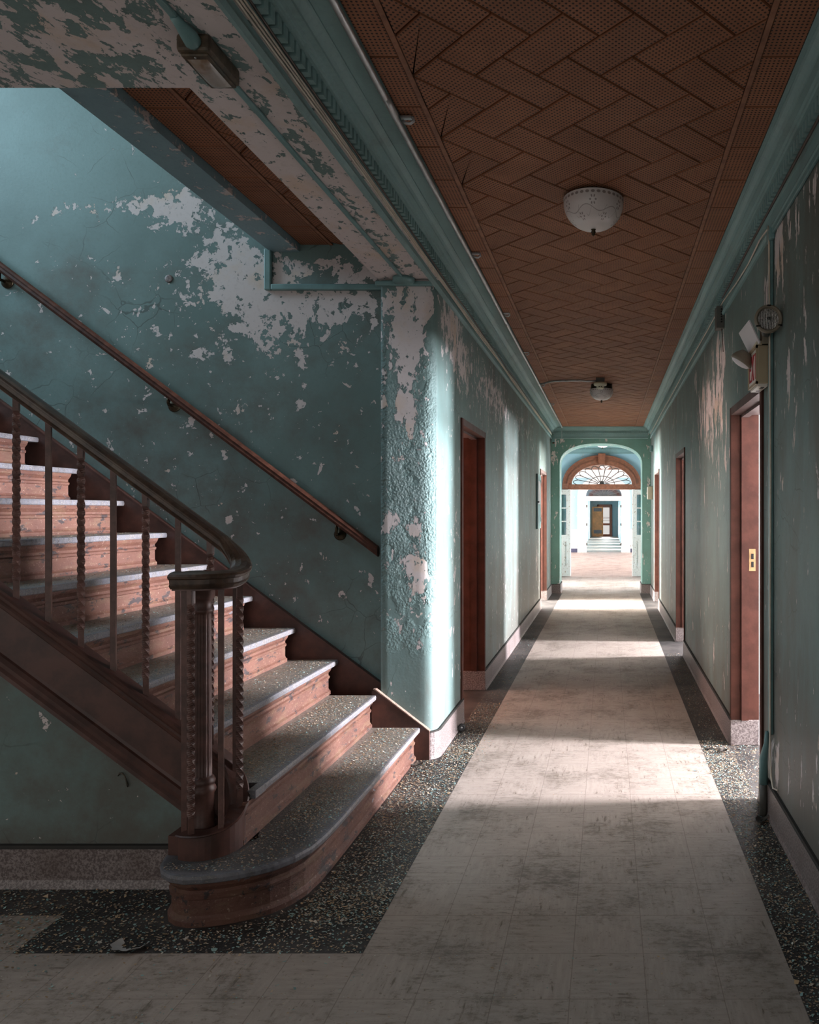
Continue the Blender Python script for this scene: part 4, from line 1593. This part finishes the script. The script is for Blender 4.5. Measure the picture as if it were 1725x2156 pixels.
l1 = thing('ceiling_lamp', 'frosted glass bowl lamp etched with flowers, nearest on the brown tiled ceiling', 'ceiling lamp', group='bowl lamps along the corridor')
bowl_lamp(l1, -.066, 3.57, EYE + 1.478, .143, .128)
l2 = thing('ceiling_lamp', 'smaller-looking bowl lamp half hidden by a cream smoke detector', 'ceiling lamp', group='bowl lamps along the corridor')
bowl_lamp(l2, -.067, 8.80, EYE + 1.43, .138, .115)
l3 = thing('ceiling_lamp', 'white bowl lamp glimpsed through the top of the arch', 'ceiling lamp', group='bowl lamps along the corridor')
bowl_lamp(l3, -.095, 15.3, EYE + 1.42, .14, .10)
l4 = thing('ceiling_lamp', 'distant bowl lamp seen through the fanlight glass', 'ceiling lamp', group='bowl lamps along the corridor')
bowl_lamp(l4, -.08, 23.4, EYE + 1.43, .15, .10)
sd = thing('smoke_detector', 'cream smoke detector hanging from a metal box by the second lamp', 'smoke detector')
MB().box(-.125, -.03, 8.33, 8.43, CEIL - .05, CEIL - .002).build('outlet_box', 'gray_box', sd)
MB().lathe([(.001, 0), (.038, 0), (.042, .012), (.042, .034), (.07, .038), (.075, .05), (.075, .068), (.001, .07)], (-.078, 8.38, CEIL - .12), 32).build('detector_body', 'cream_plastic', sd)
for q in (-.018, .006):
    MB().box(-.078 + q, -.078 + q + .012, 8.333, 8.345, CEIL - .106, CEIL - .096).build('sensor_slot', 'black_hole', sd)

# conduits at the ceiling edge
ce = thing('metal_conduit', 'galvanised pipe running along the left edge of the tiled ceiling', 'conduit')
cx, cz = -.792, EYE + 1.478
MB().tube([(cx, y, cz + .003 * math.sin(y * 1.7)) for y in lin(0.6, 13.1, .2)], .0115, 10).build('pipe', 'galvanised', ce)
for yv in (2.72, 5.90, 8.62, 11.6):
    mb = MB().tube([(cx, yv - .06, cz), (cx, yv + .06, cz)], .0145, 10)
    mb.build('coupling', 'galvanised', ce)
for yv in (2.83, 4.32, 5.62, 7.0, 8.75, 10.3):
    mb = MB()
    pts = [(cx + .016, yv, cz + .004), (cx + .028, yv, cz - .004), (cx + .045, yv, cz - .006), (cx + .058, yv, cz + .004), (cx + .056, yv, cz + .016), (cx + .046, yv, cz + .018)]
    mb.tube(pts, .006, 8)
    mb.box(cx + .010, cx + .05, yv - .010, yv + .010, cz + .012, cz + .020)
    mb.build('clip', 'galvanised', ce)
ct2 = thing('metal_conduit', 'short galvanised pipe crossing the ceiling to the smoke detector', 'conduit')
MB().tube([(-.775, 8.62, cz), (-.72, 8.58, cz), (-.66, 8.5, cz + .004), (-.6, 8.46, cz + .006), (-.3, 8.42, cz + .006), (-.22, 8.40, cz - .006), (-.125, 8.38, cz - .008)], .0115, 10).build('pipe', 'galvanised', ct2)

# cables clipped below the cornices
for q, (dx, dz) in enumerate(((.022, 1.352), (.022, 1.364), (.022, 1.376))):
    o = MB().tube([(XL + dx + .002 * math.sin(y * 3 + q), y, EYE + dz + .003 * math.sin(y * 2.1 + q)) for y in lin(0.8, 13.15, .18)], .0042, 6).build('cable', 'cable_cream')
    tag(o, ('lowest of three cream cables under the left cornice', 'middle one of three cream cables under the left cornice', 'topmost of three cream cables under the left cornice')[q], 'cable', 'cream cables on the left')
o = MB().tube([(XL + .03 + .003 * math.sin(y * 5), y, EYE + 1.388 + .003 * math.sin(y * 4)) for y in lin(0.8, 13.15, .14)], .0045, 6).build('cable', 'cable_brown')
tag(o, 'thin dark brown cable directly below the left dentil row', 'cable')
o = MB().tube([(XR - .03 - .002 * math.sin(y * 5), y, EYE + 1.388 + .004 * math.sin(y * 4)) for y in lin(0.8, 4.85, .12)], .0065, 6).build('cable', 'cable_brown')
tag(o, 'dark brown cable below the right dentil row ending at perforated box', 'cable')
o = MB().tube([(XR - .012, 3.56, EYE + 1.345), (XR - .02, 3.7, EYE + 1.345), (XR - .018, 4.0, EYE + 1.330), (XR - .018, 4.4, EYE + 1.342), (XR - .018, 4.88, EYE + 1.375)]
              + [(XR - .02, y, EYE + 1.372 + .004 * math.sin(y * 2)) for y in lin(5.05, 13.1, .25)], .0048, 6).build('cable', 'cable_cream')
tag(o, 'single cream cable strung along the right wall under the cornice', 'cable')

# raceways on the soffit and round the pillar head
rw = thing('surface_raceway', 'teal raceway along the peeling soffit into a round box above the pillar', 'raceway')
MB().box(-1.183, -1.163, 0.9, 2.02, ZS - .014, ZS - .001).box(-1.183, -1.163, 2.29, 4.33, ZS - .014, ZS - .001).build('soffit_run', 'teal_metal', rw, bevel=.004)
MB().lathe([(.001, 0), (.05, 0), (.062, .010), (.062, .032), (.001, .032)], (-1.173, 4.30, ZS - .034), 32).build('round_box', 'teal_metal', rw)
MB().box(-1.345, -.985, 4.318, 4.348, ZS - .038, ZS - .012).build('pillar_run', 'teal_metal', rw, bevel=.006)
rr = thing('surface_raceway', 'teal raceway ledge along the right wall just under the cornice', 'raceway')
MB().box(XR - .016, XR - .001, 1.0, 3.50, EYE + 1.285, EYE + 1.312).build('ledge_run', 'teal_metal', rr, bevel=.004)
MB().box(XR - .024, XR - .001, 3.44, 3.53, EYE + 1.262, EYE + 1.316).build('corner_box', 'teal_metal', rr, bevel=.005)
vr = thing('vertical_conduit', 'teal and grey pipe dropping down the right wall beside the open door', 'conduit')
MB().box(XR - .016, XR - .001, 3.475, 3.525, .40, EYE + 1.27).build('flat_raceway', 'teal_metal', vr, bevel=.004)
MB().tube([(XR - .018, 3.53, .40), (XR - .022, 3.535, .34), (XR - .034, 3.54, .27), (XR - .034, 3.54, .15)], [.010, .012, .020, .021], 14).build('reducer', 'teal_metal', vr)
MB().tube([(XR - .036, 3.54, .17), (XR - .036, 3.54, .004)], .0185, 14).build('floor_pipe', 'gray_box', vr)
o = MB().tube([(XR - .02, 3.50, EYE + 1.34), (XR - .022, 3.475, EYE + 1.25), (XR - .022, 3.46, 2.2), (XR - .02, 3.45, 1.6), (XR - .02, 3.46, 1.0), (XR - .018, 3.47, .55), (XR - .02, 3.46, .33), (XR - .02, 3.44, .22), (XR - .02, 3.40, .18), (XR - .008, 3.36, .185)], .0045, 6).build('cable', 'cable_cream')
tag(o, 'cream cable hanging down the right wall along the teal pipe', 'cable')

# soffit lamp
sl = thing('bulkhead_lamp', 'grimy rectangular bulkhead lamp fixed under the peeling soffit', 'wall lamp')
x0, x1, y0, y1 = -1.216, -1.122, 2.10, 2.285
MB().box(x0, x1, y0, y1, ZS - .052, ZS - .0005).build('housing', 'rust_metal', sl, bevel=.010)
mb = MB()
mb.box(x0 + .008, x1 - .008, y0 + .012, y1 - .008, ZS - .060, ZS - .050)
mb.build('lens_frame', 'rust_metal', sl, bevel=.004)
g = MB()
n = 10
vs, fs = [], []
for i in range(n + 1):
    for j in range(n + 1):
        u, v = i / n, j / n
        bul = .016 * (1 - (2 * u - 1) ** 2) ** .5 * (1 - (2 * v - 1) ** 4) ** .5
        vs.append((x0 + .018 + (x1 - x0 - .036) * u, y0 + .028 + (y1 - y0 - .046) * v, ZS - .0605 - bul))
for i in range(n):
    for j in range(n):
        fs.append((i * (n + 1) + j, (i + 1) * (n + 1) + j, (i + 1) * (n + 1) + j + 1, i * (n + 1) + j + 1))
g.add(vs, fs, smooth=True).build('lens', 'diffuser', sl)
MB().tube([(-1.173, 2.02, ZS - .010), (-1.171, 2.05, ZS - .014), (-1.166, 2.08, ZS - .022), (-1.164, 2.098, ZS - .03), (-1.164, 2.104, ZS - .03)], [.012, .016, .023, .024, .02], 16).build('conduit_hood', 'teal_metal', sl)
MB().lathe([(.001, 0), (.003, 0), (.003, .003), (.001, .003)], (-1.169, 2.118, ZS - .0635), 10).build('screw', 'galvanised', sl)

# ------------------------------------------------------------------ right wall fittings
# exit sign over the near doorway, facing across the corridor
ex = thing('exit_sign', 'beige box sign with red EXIT letters beside the near right doorway', 'exit sign')
fx, ya_, yb_, za_, zb_ = .712, 3.53, 3.74, 2.035, 2.228
MB().box(fx, XR - .008, ya_, yb_, za_ + .012, zb_).build('housing', 'beige_plastic', ex, bevel=.004)
MB().box(XR - .010, XR - .001, ya_ + .01, yb_ - .01, za_ + .02, zb_ - .01).build('back_plate', 'tan_plastic', ex)
MB().box(fx - .003, fx + .001, ya_ + .012, yb_ - .012, za_ + .024, zb_ - .014).build('sign_face', 'sign_white', ex)
mb = MB()
for (a, b, c, d) in ((ya_, yb_, za_ + .010, za_ + .022), (ya_, yb_, zb_ - .014, zb_), (yb_ - .012, yb_, za_ + .01, zb_), (ya_, ya_ + .012, za_ + .01, zb_)):
    mb.box(fx - .008, fx + .001, a, b, c, d)
mb.build('face_frame', 'beige_plastic', ex)


def letter(ch, ya, yb, z0, z1):
    """ya is the reader's left.  sign faces -x so the reader's left is the far (+y) side"""
    x0, x1 = fx - .0046, fx - .0028
    w = abs(yb - ya)
    L, Rr = (max(ya, yb), min(ya, yb))
    s = .011
    mb = MB()
    bx = lambda a, b, c, d: mb.box(x0, x1, min(a, b), max(a, b), c, d)
    if ch == 'E':
        bx(L, L - s, z0, z1)
        for zz in (z0, (z0 + z1) / 2 - s / 2, z1 - s):
            bx(L, Rr, zz, zz + s)
    elif ch == 'I':
        bx((L + Rr) / 2 + s / 2, (L + Rr) / 2 - s / 2, z0, z1)
    elif ch == 'T':
        bx(L, Rr, z1 - s, z1)
        bx((L + Rr) / 2 + s / 2, (L + Rr) / 2 - s / 2, z0, z1)
    elif ch == 'X':
        for (a, b) in ((L, Rr), (Rr, L)):
            sg = s * .65
            vs = []
            for x in (x0, x1):
                vs += [(x, a - sg, z1), (x, a + sg, z1), (x, b + sg, z0), (x, b - sg, z0)]
            mb.add(vs, [(0, 1, 2, 3), (7, 6, 5, 4), (0, 4, 5, 1), (1, 5, 6, 2), (2, 6, 7, 3), (3, 7, 4, 0)])
    return mb.build('letter', 'red_letter', ex)


zl0, zl1 = za_ + .040, zb_ - .030
cells = [('E', 3.716, 3.676), ('X', 3.664, 3.622), ('I', 3.612, 3.598), ('T', 3.588, 3.548)]
for ch, a, b in cells:
    letter(ch, a, b, zl0, zl1)
mb = MB().box(fx + .004, XR - .014, ya_ + .012, yb_ - .012, za_, za_ + .013)
o = mb.build('down_light_strip', 'sign_white', ex)
for yq in (3.57, 3.60, 3.68):
    MB().box(.735, .752, yq, yq + .016, za_ - .001, za_ + .001).build('lamp_slot', 'black_hole', ex)

el = thing('emergency_light', 'twin-headed emergency light with hanging white cover above the exit sign', 'emergency light')
MB().box(.728, .766, 3.50, 3.56, zb_ + .001, zb_ + .085).build('mount', 'tan_plastic', el, bevel=.003)
MB().lathe([(.001, 0), (.0035, 0), (.0035, .004), (.001, .004)], (.75, 3.499, zb_ + .055), 12, (0, -1, 0)).build('screw', 'gray_box', el)
# flipped-up white cover leaning out into the corridor
A, B = Vector((.7136, 3.50, 2.230)), Vector((.709, 3.72, 2.222))
C, D = Vector((.655, 3.72, 2.3285)), Vector((.6635, 3.50, 2.337))
nrm = (B - A).cross(D - A).normalized() * .006
vs = [tuple(v) for v in (A, B, C, D)] + [tuple(v + nrm) for v in (A, B, C, D)]
MB().add(vs, [(0, 1, 2, 3), (7, 6, 5, 4), (0, 4, 5, 1), (1, 5, 6, 2), (2, 6, 7, 3), (3, 7, 4, 0)]).build('cover_plate', 'white_panel', el)
MB().box(.705, .765, 3.52, 3.73, zb_ + .001, zb_ + .018).build('top_tray', 'cream_plastic', el)
# lamp heads
h = MB().lathe([(.001, .062), (.022, .060), (.045, .040), (.058, .012), (.062, .004), (.062, -.010), (.056, -.014), (.051, -.012), (.051, -.004), (.001, -.004)], (.712, 3.30, EYE + .852), 40, (0, 1, 0)).build('lamp_head', 'tan_plastic', el)
MB().lathe([(.001, .010), (.02, .009), (.04, .005), (.0508, -.002), (.0508, -.006), (.001, -.006)], (.712, 3.297, EYE + .852), 40, (0, -1, 0)).build('lamp_lens', 'sealed_beam', h)
MB().lathe([(.001, .016), (.007, .015), (.007, .008), (.001, .008)], (.712, 3.297, EYE + .852), 14, (0, -1, 0)).build('lens_boss', 'dark_gray', h)
for a in (90, 215, 330):
    q = (.712 + .0575 * math.cos(R(a)), EYE + .852 + .0575 * math.sin(R(a)))
    MB().box(q[0] - .008, q[0] + .008, 3.284, 3.292, q[1] - .003, q[1] + .003).build('rim_slot', 'black_hole', h)
MB().tube([(.712, 3.36, EYE + .84), (.725, 3.42, EYE + .82), (.745, 3.48, EYE + .83), (.75, 3.52, EYE + .84)], [.02, .018, .016, .016], 12).build('swivel_arm', 'dark_gray', el)
ax = Vector((-.55, .12, -.82)).normalized()
c = Vector((.668, 3.70, 2.188))
h2 = MB().lathe([(.001, -.045), (.03, -.045), (.05, -.02), (.058, .0), (.058, .012), (.05, .014), (.001, .012)], tuple(c), 36, tuple(ax)).build('lamp_head', 'tan_plastic', el)
MB().lathe([(.050, .013), (.042, .021), (.025, .026), (.001, .028)], tuple(c), 36, tuple(ax), caps=False).build('lamp_lens', 'white_panel', h2)

ab = thing('alarm_horn', 'small dark perforated box under the right cornice with trailing wire', 'alarm box')
MB().box(XR - .052, XR - .001, 4.93, 5.02, 2.655, 2.80).build('case', 'gray_box', ab, bevel=.003)
mb = MB()
for q in range(6):
    mb.lathe([(.001, 0), (.0058, 0), (.0058, .0015), (.001, .0015)], (XR - .020, 4.9305, 2.695 + q * .0165), 14, (0, -1, 0))
mb.build('sound_hole', 'black_hole', ab)
MB().tube([(XR - .015, 4.96, 2.655), (XR - .010, 4.955, 2.60), (XR - .006, 4.95, 2.50)], .003, 6).build('wire_tail', 'cable_brown', ab)

wb = thing('wall_box', 'beige square box on the right wall just before the arch', 'electrical box')
MB().box(XR - .085, XR - .001, 12.70, 12.90, 1.655, 1.875).build('case', 'cream_plastic', wb, bevel=.006)
MB().box(XR - .090, XR - .084, 12.715, 12.885, 1.67, 1.86).build('lid', 'sign_white', wb)
jb = MB().box(XR - .05, XR - .001, 12.6, 12.72, 2.46, 2.56).build('junction_box', 'teal_metal', bevel=.004)
tag(jb, 'small teal junction box high on the right wall by the arch', 'electrical box')
ej = thing('conduit_elbow', 'teal pipe elbow with dark end in the upper left arch corner', 'conduit')
MB().box(XL + .03, XL + .08, 13.05, 13.10, 2.66, 2.755).build('elbow_box', 'teal_metal', ej, bevel=.006)
MB().lathe([(.001, 0), (.02, 0), (.02, .03), (.001, .03)], (XL + .06, 13.07, 2.632), 14).build('pipe_end', 'rust_metal', ej)
hw = thing('pull_cord', 'thin cord with a white end hanging left of the arch cornice', 'cord')
MB().tube([(-.795, 13.08, CEIL - .01), (-.797, 13.085, 2.80), (-.797, 13.09, 2.715)], .004, 6).build('cord', 'galvanised', hw)
MB().lathe([(.001, 0), (.014, 0), (.016, .012), (.006, .022), (.001, .022)], (-.797, 13.09, 2.695), 12).build('cord_end', 'sign_white', hw)

wc = thing('wall_cabinet', 'shallow painted cabinet with glass window on left wall before the far door', 'cabinet')
MB().box(XL + .001, XL + .022, 10.46, 10.98, 1.20, 1.975).build('frame', 'teal_metal', wc)
MB().box(XL + .022, XL + .026, 10.455, 10.47, 1.20, 1.975).build('dark_edge', 'dark_gray', wc)
MB().box(XL + .022, XL + .026, 10.90, 10.915, 1.30, 1.90).build('dark_edge', 'dark_gray', wc)
MB().box(XL + .021, XL + .0255, 10.58, 10.86, 1.55, 1.88).build('window_pane', 'white_panel', wc)
MB().lathe([(.001, 0), (.012, 0), (.012, .02), (.001, .02)], (XL + .022, 10.52, 1.58), 12, (1, 0, 0)).build('catch', 'dark_gray', wc)
for zz in (1.28, 1.86):
    MB().box(XL + .001, XL + .03, 10.97, 11.0, zz, zz + .08).build('hinge', 'dark_gray', wc)

# plugged hole in the stair wall
hx, hz = fw(356, 587)
o = MB().lathe([(.001, 0), (.021, 0), (.024, .003), (.020, .006), (.010, .0045), (.001, .005)], (hx, YF - .0005, hz), 22, (0, -1, 0)).build('wall_plug', 'terrazzo')
tag(o, 'round plaster plug in the stair wall above the handrail', 'wall plug')
# little dried curl stuck on the wall under the stairs
pts = [(-1.880, 2.868, .424), (-1.872, 2.866, .435), (-1.862, 2.864, .436), (-1.852, 2.864, .426), (-1.846, 2.865, .408), (-1.843, 2.866, .392), (-1.842, 2.867, .382)]
o = MB().tube(pts, [.002, .003, .0025, .002, .003, .004, .002], 6).build('paint_curl', 'rust_metal')
tag(o, 'thin dark hooked curl stuck on the wall under the stairs', 'paint curl')

# ------------------------------------------------------------------ bits on the floor
ds = thing('door_stop', 'small black round door stop beside the left baseboard before the doorway', 'door stop')
MB().lathe([(.001, 0), (.020, 0), (.024, .005), (.024, .018), (.016, .022), (.009, .018), (.001, .018)], (-.957, 4.90, .026), 22, (.25, -1, .1)).build('rubber_ring', 'rubber', ds)
MB().lathe([(.001, 0), (.008, 0), (.008, .02), (.001, .024)], (-.957, 4.897, .026), 12, (.25, -1, .1)).build('screw_head', 'galvanised', ds)


def flake(name, mat, cx, cy, r, label, cat, z=0.0, curl=.4, seed=1, squash=.5, rot=0.0):
    rd = random.Random(seed)
    n, m = 14, 5
    vs = [(0, 0, 0)]
    fs = []
    for k in range(1, m + 1):
        for j in range(n):
            a = 2 * math.pi * j / n
            rr = r * k / m * (1 + .35 * math.sin(3 * a + seed) + .2 * math.sin(7 * a + 2 * seed))
            vs.append((rr * math.cos(a), rr * squash * math.sin(a), curl * rr * rr / r + .0015))
    for j in range(n):
        fs.append((0, 1 + j, 1 + (j + 1) % n))
    for k in range(m - 1):
        for j in range(n):
            a, b = 1 + k * n + j, 1 + k * n + (j + 1) % n
            fs.append((a, b, b + n, a + n))
    c, s = math.cos(rot), math.sin(rot)
    vs = [(cx + v[0] * c - v[1] * s, cy + v[0] * s + v[1] * c, z + v[2]) for v in vs]
    vs2 = [(v[0], v[1], v[2] + .0012) for v in vs]
    o = MB().add(vs, fs, smooth=True).add(vs2, [tuple(reversed(f)) for f in fs], smooth=True).build(name, mat, fix=False)
    return tag(o, label, cat)


# curled white scrap: a C of torn paint
mb = MB()
vs, fs = [], []
n = 18
for k in range(n + 1):
    a = R(150 + 215 * k / n)
    w = .012 * (.5 + math.sin(math.pi * k / n)) * (1 + .25 * math.sin(k * 1.9))
    for q, (dr, dz) in enumerate(((-w, .002), (0, .006), (w, .014))):
        rr = .040 + dr
        vs.append((-1.572 + rr * math.cos(a) * 1.15, 2.470 + rr * math.sin(a) * .9, .002 + dz))
for k in range(n):
    for q in range(2):
        fs.append((k * 3 + q, k * 3 + q + 1, k * 3 + 4 + q, k * 3 + 3 + q))
mb.add(vs, fs, smooth=True).add([(v[0], v[1], v[2] + .0012) for v in vs], fs, smooth=True)
tag(mb.build('paint_flake', 'paper', fix=False), 'curled white paint flake on dark tiles before the bottom step', 'paint flake')
flake('rubble_chunk', 'debris_dark', .715, 3.46, .045, 'dark flat chip lying by the foot of the right wall pipe', 'debris', .006, .15, 3, .45, .9)
flake('rubble_chunk', 'debris_dark', -1.075, 4.22, .035, 'dark crumbled chip at the right foot of the bottom step', 'debris', .004, .2, 5, .5, .2)
flake('rubble_chunk', 'debris_dark', .70, 4.48, .04, 'dark fragment on the threshold of the near right doorway', 'debris', .004, .2, 6, .5, 1.2)
flake('rubble_chunk', 'debris_dark', .62, 4.52, .035, 'thin dark sliver left of the near right doorway threshold', 'debris', .003, .1, 9, .25, .1)


# fallen paint chips: nobody could count them
CH = [(.27, .40, .37), (.21, .34, .33), (.40, .29, .19), (.36, .24, .14), (.42, .34, .26), (.18, .28, .27), (.40, .27, .15), (.28, .22, .16), (.46, .41, .35), (.30, .20, .13)]


def chips(name, spots, label, cat, parent=None):
    vs, fs, cs = [], [], []
    for (x, y, z, s) in spots:
        a = random.uniform(0, 6.283)
        s *= 1.2
        k = random.choice((3, 4, 4, 5))
        c = random.choice(CH)
        g = random.uniform(.7, 1.15)
        b = len(vs)
        tx, ty = random.gauss(0, .25), random.gauss(0, .25)
        el_ = random.uniform(.4, 1.0)
        for q in range(k):
            t = a + 6.283 * q / k + random.uniform(-.35, .35)
            r = s * random.uniform(.6, 1.2)
            dx, dy = r * math.cos(t), r * math.sin(t) * el_
            vs.append((x + dx, y + dy, z + s * .30 + .0008 + dx * tx + dy * ty))
            cs.append((c[0] * g, c[1] * g, c[2] * g, 1))
        fs.append(tuple(range(b, b + k)))
    me = bpy.data.meshes.new(name)
    me.from_pydata(vs, [], fs)
    me.materials.append(M['chip'])
    at = me.attributes.new('chipcol', 'FLOAT_COLOR', 'POINT')
    at.data.foreach_set('color', [q for c in cs for q in c])
    o = bpy.data.objects.new(name, me)
    COL.objects.link(o)
    tag(o, label, cat)
    o['kind'] = 'stuff'
    return o


STEP_POLY = [(p[0] - .015, p[1]) if p[1] > 2.9 else (p[0] * .985 - .020, p[1] * .985 + .042) for p in cur] + [(-1.606, 4.45), (-1.106, 4.45)]


def in_step(x, y):
    if x < -1.58 and y > 2.85:
        return True
    c = False
    for (xa, ya), (xb, yb) in zip(STEP_POLY, STEP_POLY[1:] + STEP_POLY[:1]):
        if (ya > y) != (yb > y) and x < (xb - xa) * (y - ya) / (yb - ya) + xa:
            c = not c
    return c


sp_ = []
rd = random.Random(11)


def scatter(n, x0, x1, y0, y1, s0, s1, dens=None):
    for _ in range(n):
        x, y = rd.uniform(x0, x1), rd.uniform(y0, y1)
        if in_step(x, y) or (x < XL + .03 and y > 4.32):
            continue
        if dens and rd.random() > dens(x, y):
            continue
        sp_.append((x, y, 0.0, rd.uniform(s0, s1) * (1.8 if rd.random() < .03 else 1)))


scatter(8200, -3.2, -.797, 2.43, 2.86, .0022, .0052)
scatter(13000, -1.10, -.797, 2.6, 4.6, .0017, .0046, lambda x, y: 1.0 if y > 3.4 else .65)
scatter(6500, -1.0, -.72, 4.3, 5.6, .0016, .0038, lambda x, y: 1 if x < -.8 else .35)
scatter(1500, -.99, -.80, 5.6, 9.5, .002, .0045)
scatter(4800, -3.2, 0.2, 1.9, 2.43, .0018, .0042, lambda x, y: max(.08, .75 - .5 * (x + 1.9)) if x > -1.9 else .75)
scatter(7500, .575, .75, 1.9, 4.7, .0018, .0046)
scatter(2600, .45, .92, 3.75, 4.6, .0018, .0046, lambda x, y: 1 if x > .575 else .35)
scatter(2200, .60, .75, 4.6, 7.6, .002, .0042)
scatter(900, -.797, .574, 2.4, 5.2, .0012, .0026)
chips('paint_chips', sp_, 'flakes of teal and tan paint littering the dark floor border', 'paint debris')
sp_ = []
for i in range(1, 8):
    xn = N1X - GO * (i - 1)
    z = RISE * i
    nn = (7500, 5500, 4200, 2800, 1900, 1200, 800)[i - 1]
    for _ in range(nn):
        x = xn - rd.random() ** .8 * (GO - .025) - .006
        y = rd.uniform(2.96 if i > 1 else 2.60, 4.31 if i < 3 else 4.40)
        if i == 1:
            if y < 3.0:
                x = rd.uniform(-1.56, -1.10)
                if ((x + 1.40) / .30) ** 2 + ((y - 2.90) / .33) ** 2 > 1 or (x + 1.49) ** 2 + (y - 2.79) ** 2 < .145 ** 2 or (x < -1.47 and y > 2.68) or (x < -1.36 and y > 2.80):
                    continue
            elif x < -1.335:
                continue
        if i == 2 and y < 2.98 and x < -1.36:
            continue
        sp_.append((x, y, z, rd.uniform(.0017, .0044) * (1.0 if i < 3 else .85)))
chips('paint_chips', sp_, 'pale paint flakes and grit lying on the stair treads', 'paint debris')
